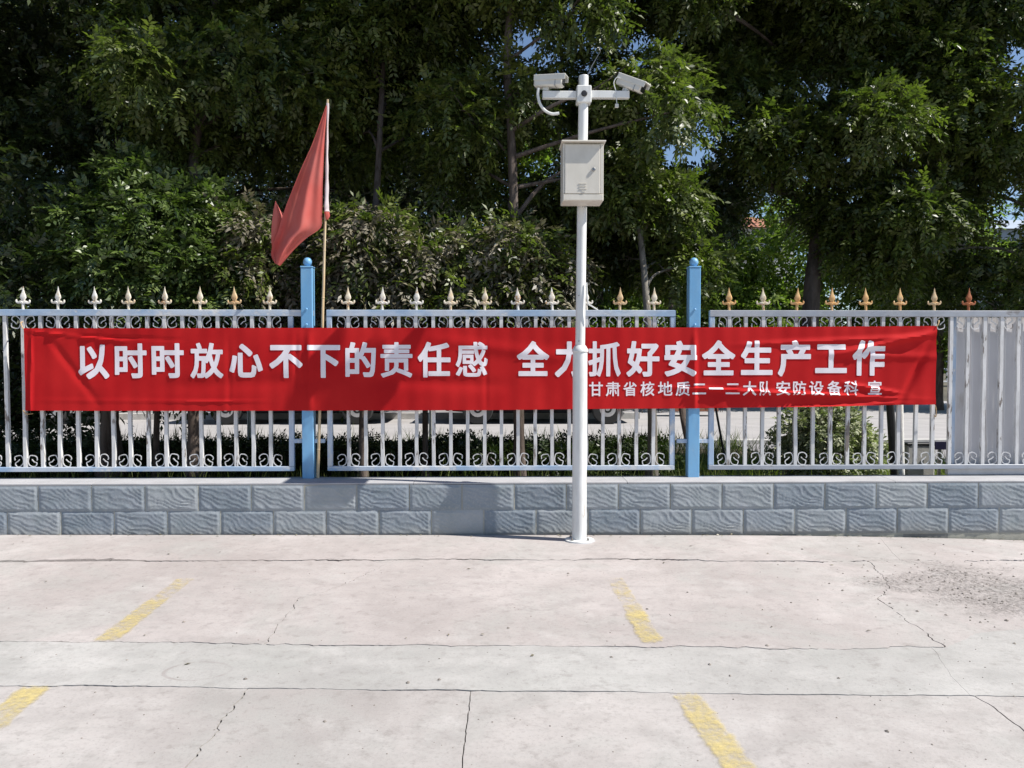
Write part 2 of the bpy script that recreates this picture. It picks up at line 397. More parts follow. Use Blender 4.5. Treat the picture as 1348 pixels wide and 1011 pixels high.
def strip_slabs(up, lo, cuts, gu, gl, mat, seed, thick=.034):
    # cuts: polylines from the upper to the lower edge; every slab is its own piece
    edges = [None] + cuts + [None]; out = []
    for i in range(len(edges) - 1):
        L, Rr = edges[i], edges[i + 1]
        lx0 = L[0].x if L else -16; lx1 = L[-1].x if L else -16
        rx0 = Rr[0].x if Rr else 16; rx1 = Rr[-1].x if Rr else 16
        U = [Vector((p.x, p.y - gapoff(p, seed, *gu), 0)) for p in between(up, lx0 + .01, rx0 - .01)]
        Lo = [Vector((p.x, p.y + gapoff(p, seed + 9, *gl), 0)) for p in between(lo, lx1 + .01, rx1 - .01)]
        poly = list(U)
        if Rr:
            poly += [Vector((p.x - gapoff(p, seed + 20 + i, *Rg[id(Rr)]), p.y, 0)) for p in Rr[1:-1]]
        else: poly += [Vector((16, up[-1].y - .01, 0)), Vector((16, lo[-1].y + .01, 0))]
        poly += Lo[::-1]
        if L:
            poly += [Vector((p.x + gapoff(p, seed + 40 + i, *Rg[id(L)]), p.y, 0)) for p in L[1:-1]][::-1]
        else: poly += [Vector((-16, lo[0].y + .01, 0)), Vector((-16, up[0].y - .01, 0))]
        bm = bmesh.new()
        vs_ = [bm.verts.new((p.x, p.y, 0)) for p in poly]
        f = bm.faces.new(vs_)
        if f.normal.z < 0 or sum(a.x*b.y-b.x*a.y for a, b in zip(poly, poly[1:]+poly[:1])) < 0: f.normal_flip()
        bmesh.ops.triangulate(bm, faces=[f])
        for X in np.arange(-15, 15.5, .6):
            g = bm.verts[:] + bm.edges[:] + bm.faces[:]
            bmesh.ops.bisect_plane(bm, geom=g, plane_co=(X, 0, 0), plane_no=(1, 0, 0))
        bnd = [e for e in bm.edges if e.is_boundary]
        r_ = bmesh.ops.extrude_edge_only(bm, edges=bnd)
        for v in [g for g in r_['geom'] if isinstance(g, bmesh.types.BMVert)]: v.co.z -= thick
        for v in bm.verts: v.co.z += zg(v.co.x)
        bmesh.ops.recalc_face_normals(bm, faces=bm.faces[:])
        me = bpy.data.meshes.new('concrete_slab'); bm.to_mesh(me); bm.free(); me.materials.append(mat)
        out.append(link('concrete_slab', me, yard))
    return out
Rg = {}
def cut(px, g, seed, amp=.022):
    c = jag(gpts(px), amp, seed, wob=True); Rg[id(c)] = g; KEEP.append(c); return c
KEEP = []
c_ap = cut([(1157,706),(1170,722),(1188,741)], (0, .0015), 11, .006)
c1 = cut([(522,735),(470,762),(430,778),(394,787),(384,802),(372,815),(362,830),(346,851)], (0.0, .006), 12)
c4 = cut([(1143,737),(1170,768),(1157,789),(1180,806),(1215,831),(1245,854)], (.0, .006), 13)
c5 = cut([(1226,850),(1252,890),(1280,918)], (0, .0012), 14, .006)
c2 = cut([(326,905),(312,928),(289,950),(286,966),(264,985),(247,1011),(225,1060),(180,1200)], (.001, .0055), 15)
c3 = cut([(620,908),(615,945),(611,985),(607,1011),(600,1070),(588,1200)], (.0008, .0028), 16, .007)
c6 = cut([(1278,914),(1306,930),(1342,957),(1400,1005),(1500,1120)], (.0005, .005), 17, .008)
strip_slabs(TOP, J1, [c_ap], (0, 0), (.002, .022), M['slab'], 31)
strip_slabs(J1, J2, [c1, c4], (.002, .020), (.001, .008), M['slab'], 32)
strip_slabs(J2, J3, [c5], (.001, .006), (.001, .007), M['strip'], 33)
for c in (c2, c3, c6):                 # run the front joints on to the back of the yard
    dv = (c[-1] - c[-3]).normalized(); k = (-20 - c[-1].y) / dv.y
    c.append(c[-1] + dv * (k * .5)); c.append(c[-2] + dv * k)
strip_slabs(J3, BOT, [c2, c3, c6], (.001, .008), (0, 0), M['slab_front'], 34)

# worn yellow bay lines
def line_mat():
    t = NT('worn_yellow_paint'); v = t.coord(rand=False)
    m = t.math('ADD', t.math('MULTIPLY', t.noise(v, 5, 5, .6), .55), t.math('MULTIPLY', t.noise(v, 38, 6, .75), .45))
    at = t.n('ShaderNodeAttribute'); at.attribute_name = 'wear'
    a = t.math('SUBTRACT', t.math('ADD', t.ramp(m, [(.36, 1.1), (.60, .12)]), 0.0), t.math('MULTIPLY', at.outputs['Fac'], t.math('ADD', .5, t.noise(v, 14, 5, .7))), True)
    a = t.math('MULTIPLY', a, .85)
    t.set(t.mix(t.noise(v, 9, 3), (.59, .47, .17), (.60, .50, .24)), .85, spec=.2)
    tr = t.n('ShaderNodeBsdfTransparent'); mx = t.n('ShaderNodeMixShader')
    t.l(a, mx.inputs[0]); t.l(tr.outputs[0], mx.inputs[1]); t.l(t.b.outputs[0], mx.inputs[2]); t.l(mx.outputs[0], t.out.inputs[0])
    return t.m
M['yellow'] = line_mat()
def bay_line(p0, p1, w_, wear0, wear1):
    a, b = G(*p0), G(*p1); d = (b - a); d.z = 0; n_ = max(2, int(d.length / .04)); d.normalize(); s_ = Vector((-d.y, d.x, 0))
    m = MB(); wr = []; k = 6
    for i in range(n_ + 1):
        t = i / n_; c = a.lerp(b, t)
        for j in range(k + 1):
            q = (j / k - .5) * 2; e = q * w_ / 2 * (1 + .1 * mnoise.noise(Vector((c.x * 9, c.y * 9, q))))
            p = c + s_ * e; m.v.append((p.x, p.y, zg(p.x) + .004))
            wr.append(wear0 + (wear1 - wear0) * t + .75 * max(0, abs(q) - .72) / .28 + (.6 if i in (0, n_) else 0))
    for i in range(n_):
        for j in range(k): m.f.append((i*(k+1)+j, i*(k+1)+j+1, (i+1)*(k+1)+j+1, (i+1)*(k+1)+j))
    o = m.build('yellow_line', M['yellow'], yard)
    at = o.data.attributes.new('wear', 'FLOAT', 'POINT'); at.data.foreach_set('value', wr)
bay_line((246, 761), (138, 845), .135, .42, -.15)
bay_line((48, 903), (-20, 966), .135, -.15, .05)
bay_line((808, 760), (862, 849), .135, .30, .05)
bay_line((900, 912), (1010, 1060), .14, .16, -.2)

# little stones and grit lying on the slabs
def pebbles():
    m = MB(); rr = random.Random(3)
    def one(x, y, s):
        z = zg(x); n = 5; q0 = rr.random() * 6
        vs_ = [(x + s*math.cos(q0+i*1.257)*rr.uniform(.7,1.2), y + s*math.sin(q0+i*1.257)*rr.uniform(.7,1.2), z + s*.15) for i in range(n)] + [(x, y, z + s*rr.uniform(.6,.9)), (x, y, z - .002)]
        m.add(vs_, [(i, (i+1) % n, n) for i in range(n)] + [((i+1) % n, i, n+1) for i in range(n)])
    for u, v, s in [(852,802,.012),(1248,757,.01),(188,772,.007),(242,819,.014),(1010,850,.012),(805,865,.011),(934,875,.011),(961,890,.01),(1104,893,.01),(167,869,.008),(323,894,.012),(578,895,.012),(537,899,.014),(669,827,.012),(1168,963,.012),(427,950,.01),(1325,817,.016),(748,755,.012),(905,780,.009),(1077,790,.009)]:
        g = G(u, v); one(g.x, g.y, s * .8)
    for i in range(260):
        u = rr.uniform(-40, 1390); v = rr.uniform(720, 1040); g = G(u, v); one(g.x, g.y, rr.uniform(.0015, .005))
    for i in range(360):
        a = rr.gauss(0, 1); b = rr.gauss(0, 1); g = G(1325, 775); one(g.x + a * .55, min(-.25, g.y + b * .42), rr.uniform(.002, .010))
    tag(m.build('gravel', M['pebble']), 'scattered grit and small dark stones lying on the concrete yard', 'gravel', kind='stuff')
pebbles()
def litter():                          # dry leaves and dust blown against the foot of the wall
    n = 150; x = rng.uniform(-5, 5, n); y = -.012 - np.abs(rng.normal(size=n)) * .035; far = rng.random(n) < .25; y[far] = rng.uniform(-2.6, -.1, far.sum())
    b = np.stack([x, y, np.array([zg(a) for a in x]) + .004], 1); q = rng.uniform(0, 6.28, n)
    a = np.stack([np.cos(q), np.sin(q), rng.uniform(0, .25, n)], 1); nm = np.array([0, 0, 1.0]) + rng.normal(size=(n, 3)) * .25
    o = leaf_obj('leaf_litter', M['leaf_brown'], b, a, nm, rng.uniform(.012, .034, n), rng.uniform(.006, .013, n), rng.random(n)); tag(o, 'small dry leaves blown along the foot of the block wall', 'leaf litter', kind='stuff')

# ================================================================== block wall
wall = thing('block_wall', (0, .14, 0), 'low wall of two courses of grey-blue split-face blocks under the fence', 'wall')
MB().box(-12, 12, .0035, .279, -.2, .3655).build('core', M['mortar'], wall)
pl = MB()
xs = np.linspace(-12, 12, 97)
for i in range(96):
    x0, x1 = xs[i], xs[i+1]; b0 = .004 * mnoise.noise(Vector((x0*3, 0, 1))); b1 = .004 * mnoise.noise(Vector((x1*3, 0, 1)))
    pl.add([(x0, .004+b0, -.25), (x1, .004+b1, -.25), (x1, .004+b1, -.0285), (x0, .004+b0, -.0285), (x0, .0133, -.0285), (x1, .0133, -.0285)], [(0,1,2,3), (3,2,5,4)])
pl.build('plinth', M['plinth'], wall)
def block_mesh(seed, w_=.392, h_=.194, nx=56, nz=28):
    m = MB(); D = .02
    ux = np.linspace(0, 1, nx + 1); uz = np.linspace(0, 1, nz + 1)
    for j in range(nz + 1):
        for i in range(nx + 1):
            x = (ux[i] - .5) * w_; z = (uz[j] - .5) * h_
            ed = min(min(ux[i], 1 - ux[i]) * w_, min(uz[j], 1 - uz[j]) * h_)
            rise = min(1.0, max(0.0, (ed - .004) / .016)); rise = rise * rise * (3 - 2 * rise)
            q = Vector((x * 5, z * 7, seed * 13.7))
            wv = Vector((mnoise.noise(q), mnoise.noise(q + Vector((9, 9, 0))), 0))
            wv2 = mnoise.noise(Vector((x * 13, z * 17, seed * 5.1)))
            ph = (x * .72 + z * 1.35) * 118 + wv.x * 8.5 + wv2 * 3.4 + 2.6 * math.sin(x * 9 + seed)
            rg = 1 - abs(math.sin(ph * .5)); rg = rg ** 1.6
            am = .55 + .45 * mnoise.noise(q * .8 + Vector((3, 1, 4)))
            d = rise * (.0045 + .0046 * rg * am + .004 * wv.y + .0022 * wv2 + .0012 * mnoise.noise(Vector((x * 60, z * 60, seed))))
            m.v.append((x, -d, z))
    W = nx + 1
    for j in range(nz):
        for i in range(nx): m.f.append((j*W+i, j*W+i+1, (j+1)*W+i+1, (j+1)*W+i))
    ring = [i for i in range(W)] + [j*W+nx for j in range(1, nz+1)] + [nz*W+i for i in range(nx-1, -1, -1)] + [j*W for j in range(nz-1, 0, -1)]
    n = len(m.v); m.v += [(m.v[k][0], D, m.v[k][2]) for k in ring]
    L = len(ring)
    for k in range(L): m.f.append((ring[k], n+k, n+(k+1) % L, ring[(k+1) % L]))
    return m.mesh('block', M['block'], smooth=True)
BLK = [block_mesh(s) for s in range(7)]
rr = random.Random(5)
for row, (zc, xo) in enumerate(((.0735, -3.283), (.2685, -3.45))):
    for k in range(-14, 33):
        xc = xo + .4 * k + .2
        if abs(xc) > 8.4: continue
        o = link('block', BLK[rr.randrange(7)], wall, world=(xc, rr.uniform(-.002, .003), zc))
        o.rotation_euler = (rr.uniform(-.006, .006), rr.uniform(-.004, .004), rr.uniform(-.006, .006))
cx_ = [-12, -5.2, -3.05, -.62, 1.02, 3.1, 5.2, 12]
for a, b in zip(cx_[:-1], cx_[1:]):
    n = max(2, int((b - a) / .12)); m = MB()
    for i in range(n + 1):
        x = a + .002 + (b - a - .004) * i / n; e = .004 * mnoise.noise(Vector((x * 4, 2, 0))); t_ = .003 * mnoise.noise(Vector((x * 3, 7, 0)))
        m.v += [(x, .003 + e, .3685), (x, .003 + e, .379 + t_), (x, .06, .383 + t_), (x, .30, .384 - t_), (x, .30, .3685)]
    for i in range(n):
        for k in range(4): m.f.append((i*5+k, (i+1)*5+k, (i+1)*5+k+1, i*5+k+1))
    m.f += [(0,1,2,3,4), tuple(n*5+k for k in (4,3,2,1,0))]
    m.build('coping_slab', M['coping'], wall)

# ================================================================== fence
FY = .26
def spear_mesh(mat):
    m = MB()
    m.lathe((0, 0, 0), [(.011, 0), (.011, .045), (.016, .048), (.016, .056), (.011, .06)], 8)
    m.lathe((0, 0, .058), [(.010, 0), (.017, .02), (.0255, .036), (.0215, .054), (.0125, .074), (.007, .094), (.0035, .112), (.001, .124)], 8, sy=.55)
    for s in (-1, 1):
        p = smooth_path([(0, 0, .050), (s*.018, 0, .058), (s*.034, 0, .053), (s*.046, 0, .057), (s*.049, 0, .070), (s*.046, 0, .078)], 10)
        m.tube(p, [.015, .016, .0155, .014, .0125, .0115, .0105, .010, .009, .006, .002], 6, sx=.8)
    return m.mesh('spear_finial', mat, smooth=True)
SPEAR = {k: spear_mesh(M['spear_' + k]) for k in ('white', 'cream', 'gold', 'amber', 'rust')}
def scroll_mesh(var):
    px = [(236,200),(246,170),(235,132),(180,104),(120,108),(88,160),(84,230),(105,285),(150,318),(205,312),(236,275),(225,240),(190,222),(150,178)]
    j = random.Random(var)
    pts = [((x - 40) / 2265 + j.uniform(-.0025, .0025), 0, (320 - y) / 2265 + j.uniform(-.0025, .0025)) for x, y in px]
    return MB().tube(smooth_path(pts, 38), .0033, 4, sx=1.5).mesh('scroll', M['white_bar'])
SCR = [scroll_mesh(v) for v in range(3)]
Z_TR0, Z_TR1, Z_BR0, Z_BR1 = 1.662, 1.712, .440, .476
BAR = []
for v in range(4):
    m = MB(); h0, h1 = Z_BR1, Z_TR0; k = 7; j = random.Random(v)
    m.tube([(j.uniform(-.0022, .0022) if 0 < i < k else 0, j.uniform(-.001, .001), h0 + (h1 - h0) * i / k) for i in range(k + 1)], .0188, 4, sx=1.0)
    BAR.append(m.mesh('bar', M['white_bar'], (0, 0, h0)))
def fence_panel(x0, x1, spears, label, railmat, stile_l=True, stile_r=True, tr_ext=0.0, colors=None):
    r_ = thing('iron_fence', ((x0 + x1) / 2, FY, Z_BR0), label, 'fence', 'fence panels along the wall')
    MB().box(x0, x1 + tr_ext, FY - .021, FY + .021, Z_TR0, Z_TR1, .003).build('top_rail', railmat, r_)
    MB().box(x0, x1, FY - .020, FY + .020, Z_BR0, Z_BR1, .003).build('bottom_rail', railmat, r_)
    for on, xx in ((stile_l, x0), (stile_r, x1 - .04)):
        if on: MB().box(xx, xx + .04, FY - .018, FY + .018, Z_BR1 + .001, Z_TR0 - .001, .003).build('stile', M['stile'], r_)
    q = random.Random(int(x0 * 10) + 50)
    sp = sorted(spears); mids = []
    for a, b in zip(sp[:-1], sp[1:]):
        if b - a < .35: mids.append((a + b) / 2)
    lo = sp[0] - .1335; hi = sp[-1] + .1335
    if lo > x0 + .06: mids.append(lo)
    if hi < x1 - .06: mids.append(hi)
    for x in sp + mids:
        o = link('bar', BAR[q.randrange(4)], r_, world=(x, FY + q.uniform(-.003, .003), Z_BR1 + .0005))
        o.rotation_euler = (0, q.uniform(-.004, .004), q.choice((0, math.pi)))
    for i, x in enumerate(sp):
        k = colors(i, x) if colors else q.choice(('white', 'cream'))
        o = link('spear_finial', SPEAR[k], r_, world=(x, FY, Z_TR1 + .0005)); o.rotation_euler = (q.uniform(-.03, .03), q.uniform(-.04, .04), q.uniform(-.12, .12))
        for s in (1, -1):
            for zz, sz in ((Z_BR1 + .001, 1), (Z_TR0 - .001, -1)):
                if not (x0 + .03 < x + s * .09 < x1 - .02): continue
                o = link('scroll', SCR[q.randrange(3)], r_, world=(x, FY - .004, zz)); o.scale = (s * q.uniform(.92, 1.04), 1, sz * q.uniform(.93, 1.05))
    return r_
def fx(u, v=390): return P(u, v, FY).x
A_sp = [fx(u) for u in (30,76,125,169,217,263,309,355)]; A_sp = [A_sp[0] - .2725 * k for k in range(12, 0, -1)] + A_sp
B_sp = [fx(u) for u in (458,503,548,593,638,682,727,772,816,861)]
C_sp = [fx(u) for u in (960,1005,1049,1095,1140,1185,1230,1275)]; C_bar = C_sp
fence_panel(fx(30) - 3.45, fx(386), A_sp, 'faded blue and white fence panel with tan spear tips, left of the flag', M['rail'], True, True, .16,
            lambda i, x: ('cream', 'white', 'cream', 'cream', 'white', 'cream', 'gold', 'cream', 'white', 'cream')[(i * 7) % 10])
fence_panel(fx(430), fx(889), B_sp, 'white fence panel with whitish spear tips between the two blue posts', M['rail'], True, True, 0,
            lambda i, x: ('cream', 'white', 'white', 'cream', 'cream', 'white', 'white', 'white', 'gold', 'cream')[i])
pc = fence_panel(fx(934), fx(1460), C_sp, 'grey-railed fence panel with orange spear tips, right of the second blue post', M['rail_grey'], True, True, 0,
            lambda i, x: ('amber', 'cream', 'amber', 'amber', 'amber', 'amber', 'gold', 'rust')[i])
q = random.Random(4)
for u in (1296.5, 1319, 1341.5, 1364.5, 1387, 1410, 1433):
    o = link('bar', BAR[q.randrange(4)], pc, world=(fx(u), FY, Z_BR1 + .0005))
    if u in (1319, 1364.5, 1410):
        for s in (1, -1):
            for zz, sz in ((Z_BR1 + .001, 1), (Z_TR0 - .001, -1)):
                o = link('scroll', SCR[q.randrange(3)], pc, world=(fx(u), FY - .004, zz)); o.scale = (s, 1, sz)
def fence_post(u, label):
    x = P(u, 600, FY).x; zt = P(u, 353, FY).z
    r_ = thing('fence_post', (x, FY, .383), label, 'post', 'blue fence posts')
    MB().box(x - .045, x + .045, FY - .045, FY + .045, .381, zt, .004).build('shaft', M['post'], r_)
    MB().box(x - .048, x + .048, FY - .048, FY + .048, zt + .0005, zt + .012, .003).build('cap', M['post'], r_)
    MB().lathe((x, FY, zt + .010), [(.012, 0), (.016, .006), (.027, .012), (.034, .026), (.036, .039), (.032, .053), (.022, .066), (.009, .072), (.001, .073)], 18).build('ball', M['post'], r_, True)
    for s in (-1, 1):
        z0 = P(u, 583, FY).z
        MB().box(min(x + s*.046, x + s*.128), max(x + s*.046, x + s*.128), FY - .014, FY + .014, z0, z0 + .032, .002).build('bracket', M['stile'], r_)
        zz = 1.655
        MB().lathe((x - .0, FY - .048, zz - .06 * s), [(.010, 0), (.010, -.006), (.005, -.010)], 8, 'y').build('bolt', M['post'], r_)
    return r_
fence_post(407, 'sky-blue square fence post with ball cap beside the bamboo flagpole')
fence_post(911.5, 'sky-blue square fence post with ball cap between white and grey fence panels')

# sheet metal behind the right end of the fence
sx0 = P(1251, 500, .31).x
hd = thing('sheet_metal_screen', (sx0 + .6, .315, .39), 'grey-white sheet metal screen behind the fence bars at right', 'screen')
zt_ = P(1300, 417, .31).z
xx = sx0
MB().box(xx, xx + .035, .292, .335, .39, zt_, .003).build('edge_post', M['stile'], hd)
xx += .037
for k in range(9):
    w_ = .1335
    m = MB(); pr = [(0, .300), (.010, .300), (.016, .312), (w_*.5, .314), (w_ - .016, .312), (w_ - .010, .300), (w_ - .002, .300)]
    for i, (a, y) in enumerate(pr):
        for z in (.462, zt_ - .004 * (k % 3)): m.v.append((xx + a, y, z))
        for z in (.462, zt_ - .004 * (k % 3)): m.v.append((xx + a, y + .003, z))
    for i in range(len(pr) - 1):
        a = i * 4; m.f += [(a, a+4, a+5, a+1), (a+2, a+3, a+7, a+6), (a+1, a+5, a+7, a+3), (a, a+2, a+6, a+4)]
    m.f += [(0, 1, 3, 2)]; a = (len(pr) - 1) * 4; m.f += [(a, a+2, a+3, a+1)]
    m.build('metal_sheet', M['sheet'], hd); xx += w_
MB().box(sx0 - .02, xx, .286, .330, .386, .4605, .003).build('base_plank', M['sheet'], hd)

# ================================================================== banner with its lettering
BY = .205
def lerp_tab(tab, x):
    for (a, va), (b, vb) in zip(tab[:-1], tab[1:]):
        if x <= b: return va + (vb - va) * max(0, (x - a)) / (b - a)
    return tab[-1][1]
bt = [(P(u, v, BY).x, P(u, v, BY).z) for u, v in ((32,432),(200,432),(420,431.5),(640,431.5),(760,431),(910,431),(1080,430),(1233,429))]
bb = [(P(u, v, BY).x, P(u, v, BY).z) for u, v in ((32,540.5),(200,541),(420,540.5),(640,540),(760,538.5),(910,537.5),(1060,535.5),(1180,533),(1234,532.5))]
BX0, BX1 = P(32, 480, BY).x, P(1233, 480, BY).x
def seg(x, z, a, b, wd, amp, skew=0.0):
    ax, az = a; bx, bz = b; dx, dz = bx - ax, bz - az; L2 = dx*dx + dz*dz
    t = ((x - ax) * dx + (z - az) * dz) / L2; d = ((x - ax) * dz - (z - az) * dx) / math.sqrt(L2)
    e = max(0.0, 1 - max(0, -t, t - 1) * 4) * min(1, .25 + 3 * min(max(t, 0), max(0, 1 - t) + .15))
    g = math.exp(-(d / wd) ** 2)
    return amp * e * g
def W(u, v): p = P(u, v, BY); return (p.x, p.z)
CR = [ # creases: measured start and end, width, depth
 (W(1236,436), W(1120,462), .022, -.018), (W(1236,442), W(1010,452), .016, -.009), (W(1185,524), W(930,512), .011, -.017),
 (W(1188,518), W(1120,506), .012, -.012), (W(1180,531), W(980,540), .010, -.016), (W(1225,452), W(1186,530), .03, .012),
 (W(40,436), W(150,448), .008, -.010), (W(40,440), W(210,446), .008, .006), (W(40,527), W(300,528), .006, -.007),
 (W(41,436), W(41,540), .010, -.008), (W(60,440), W(120,520), .03, .006), (W(1080,466), W(1230,470), .03, -.007),
 (W(914,436), W(914,536), .02, -.012), (W(407,436), W(407,540), .028, -.010), (W(390,436), W(390,540), .02, .004), (W(470,500), W(640,506), .05, .006),
 (W(560,445), W(740,470), .05, -.006), (W(200,510), W(420,500), .06, .005), (W(300,440), W(302,538), .02, .003), (W(640,438), W(640,538), .02, .003)]
BARX = sorted(A_sp + B_sp + C_sp)
def by(x, z):
    tp, bo = lerp_tab(bt, x), lerp_tab(bb, x); t = (z - bo) / (tp - bo)
    y = BY + .007 * math.sin(x * 1.9 + 1.0) * math.sin(math.pi * t) + .004 * mnoise.noise(Vector((x * 2.2, z * 3, 1))) + .003 * mnoise.noise(Vector((x * 6, z * 2.5, 5)))
    for a, b, wd, am in CR: y += seg(x, z, a, b, wd, am * 1.35)
    fr = ((x - B_sp[0]) / .1345) % 1.0
    y += .0011 * (1 - math.cos(2 * math.pi * fr)) * (.4 + .6 * abs(2 * t - 1))
    return y
def banner():
    m = MB(); nx, nz = 620, 44
    for i in range(nx + 1):
        x = BX0 + (BX1 - BX0) * i / nx; tp, bo = lerp_tab(bt, x), lerp_tab(bb, x)
        for j in range(nz + 1):
            z = bo + (tp - bo) * j / nz
            m.v.append((x + (.004 * mnoise.noise(Vector((z * 5, i, 3))) if i in (0, nx) else 0), by(x, z), z))
    for i in range(nx):
        for j in range(nz): m.f.append((i*(nz+1)+j, (i+1)*(nz+1)+j, (i+1)*(nz+1)+j+1, i*(nz+1)+j+1))
    o = m.build('banner', M['banner'], smooth=True)
    for p in o.data.polygons: p.use_smooth = True
    tag(o, 'long red cloth banner with white Chinese slogan tied along the fence', 'banner'); ORI[o] = Vector((0, 0, 0))
    h = MB()
    for (u, v, du, dv) in ((31, 433, -3, -9), (31, 540, 4, 5), (1233, 430, 3, -8), (1231, 534, 1, 14)):
        a = P(u, v, BY); b = P(u + du, v + dv, FY - .024); c = b + Vector((.02, .05, 0))
        MB().tube(smooth_path([a + Vector((0, -.004, 0)), (a + b) / 2 + Vector((0, -.012, .003)), b, c], 8), .0045, 6).build('tie_cord', M['rope'], o, True)
    return o
ban = banner()
def glyph(ch, ux0, ux1, vtop, vbot, bold):
    # outline of the character -> distance field thickened to poster weight -> contoured flat mesh that follows the cloth
    cu = bpy.data.curves.new('t', 'FONT'); cu.body = ch; cu.size = 1.0; cu.resolution_u = 3
    ob = bpy.data.objects.new('t', cu); COL.objects.link(ob)
    dg = bpy.context.evaluated_depsgraph_get(); tm = bpy.data.meshes.new_from_object(ob.evaluated_get(dg))
    bpy.data.objects.remove(ob); bpy.data.curves.remove(cu)
    bm = bmesh.new(); bm.from_mesh(tm); bmesh.ops.remove_doubles(bm, verts=bm.verts[:], dist=1e-5); bmesh.ops.triangulate(bm, faces=bm.faces[:])
    tri = np.array([[v.co[:2] for v in f.verts] for f in bm.faces]); edg = np.array([[v.co[:2] for v in e.verts] for e in bm.edges if e.is_boundary])
    bm.free(); bpy.data.meshes.remove(tm)
    lo = edg.min((0, 1)) - bold; hi = edg.max((0, 1)) + bold; wd = hi[0] - lo[0]
    hgt = (P(ux0, vtop, BY).z - P(ux0, vbot, BY).z); st = max(.009, .0062 / hgt * .24)
    gx = np.arange(lo[0] - st, hi[0] + 2 * st, st); gy = np.arange(lo[1] - st, hi[1] + 2 * st, st)
    X, Y = np.meshgrid(gx, gy, indexing='ij'); Q = np.stack([X.ravel(), Y.ravel()], 1)
    ins = np.zeros(len(Q), bool)
    for t in tri:
        c = [(t[(i+1) % 3, 0]-t[i, 0])*(Q[:, 1]-t[i, 1]) - (t[(i+1) % 3, 1]-t[i, 1])*(Q[:, 0]-t[i, 0]) for i in range(3)]
        ins |= ((c[0] >= 0) & (c[1] >= 0) & (c[2] >= 0)) | ((c[0] <= 0) & (c[1] <= 0) & (c[2] <= 0))
    D = np.full(len(Q), 9.0)
    for a, b in edg:
        ab = b - a; tt = np.clip(((Q - a) @ ab) / max(1e-12, ab @ ab), 0, 1); dd = np.abs(Q - a - tt[:, None] * ab); D = np.minimum(D, (dd[:, 0] ** 4 + dd[:, 1] ** 4) ** .25)
    F = (np.where(ins, -D, D) - bold).reshape(X.shape)
    ax_, bx_ = P(ux0, (vtop + vbot) / 2, BY).x, P(ux1, (vtop + vbot) / 2, BY).x
    zt, zb = P((ux0 + ux1) / 2, vtop, BY).z, P((ux0 + ux1) / 2, vbot, BY).z
    EM0, EM1 = -.085 - bold * .6, .845 + bold * .6
    V, VK, FS = [], {}, []
    def vert(key, x, y):
        if key not in VK:
            wx = ax_ + (x - lo[0]) / wd * (bx_ - ax_); wz = zb + (y - EM0) / (EM1 - EM0) * (zt - zb)
            VK[key] = len(V); V.append((wx, by(wx, wz) - .0030, wz))
        return VK[key]
    S = F < 0
    any_ = S[:-1, :-1] | S[1:, :-1] | S[1:, 1:] | S[:-1, 1:]
    for i, j in np.argwhere(any_):
        cs = [(i, j), (i+1, j), (i+1, j+1), (i, j+1)]; poly = []
        for k in range(4):
            p, q_ = cs[k], cs[(k+1) % 4]
            if S[p]: poly.append(vert((p,), gx[p[0]], gy[p[1]]))
            if S[p] != S[q_]:
                t = F[p] / (F[p] - F[q_]); t = min(.97, max(.03, t)); poly.append(vert((min(p, q_), max(p, q_)), gx[p[0]] + (gx[q_[0]]-gx[p[0]])*t, gy[p[1]] + (gy[q_[1]]-gy[p[1]])*t))
        if len(poly) >= 3: FS.append(poly)
    me = bpy.data.meshes.new('character'); me.from_pydata(V, [], FS); me.materials.append(M['print'])
    me.polygons.foreach_set('use_smooth', [True] * len(me.polygons)); me.update()
    link('character', me, ban)
BIG = [('以',102.5,143.2),('时',150.5,193),('时',199.5,242),('放',250.5,293.8),('心',302,346),('不',355,398.5),('下',405,448),('的',454.8,495),('责',501,543),('任',550,593),('感',600,642),
       ('全',680.5,722.8),('力',730.7,771),('抓',774.5,817),('好',824.8,868),('安',874.5,917),('全',924,967.3),('生',975,1016.8),('产',1024,1067),('工',1073,1115),('作',1121.8,1165.3)]
for ch, a, b in BIG:
    t_ = (a - 100) / 1065; glyph(ch, a, b, 452.3 - 4.3 * t_, 498.3 - 4.3 * t_, {'感': .020, '责': .024, '的': .030, '好': .032, '放': .027, '任': .030, '时': .030, '抓': .026}.get(ch, .034))
SMALL = [('甘',775.5,793.7),('肃',797.5,816.3),('省',820.5,838),('核',843,861.3),('地',866,885),('质',889.3,908),('二',911,929.3),('一',932.6,951.3),('二',955,973.3),('大',977.6,995.3),('队',999.6,1014.5),('安',1021.5,1040),
         ('防',1043.6,1060.8),('设',1065,1084),('备',1089,1107.5),('科',1111,1129.5),('宣',1142.6,1161)]
for ch, a, b in SMALL:
    t_ = (a - 775) / 390; glyph(ch, a, b, 502.6 - 1.6 * t_, 521.6 - 1.8 * t_, .016)

# ================================================================== camera pole, box, cameras
PY = -.2
pb = P(762.5, 712, PY); pt = P(768.3, 101, PY); pm = P(763.7, 459, PY)
pole = thing('camera_pole', (pb.x, PY, zg(pb.x)), 'white steel camera pole standing in front of the wall and banner', 'pole')
pb.z = zg(pb.x)
MB().tube([pb + Vector((0, 0, .012)), pb.lerp(pm, .5), pm - Vector((0, 0, .026))], .0535, 28).build('lower_shaft', M['pole'], pole, True)
MB().tube([pm + Vector((0, 0, .026)), pm.lerp(pt, .5), pt], .0355, 24).build('upper_shaft', M['pole'], pole, True)
MB().lathe(pm, [(.0545, -.0255), (.060, -.022), (.060, -.008), (.052, .004), (.044, .018), (.0365, .0255)], 28).build('collar', M['pole'], pole, True)
MB().lathe(pb, [(.108, .0), (.108, .010), (.10, .0125), (.058, .013)], 30).build('base_flange', M['pole'], pole, True)
mound = MB(); vs_ = []
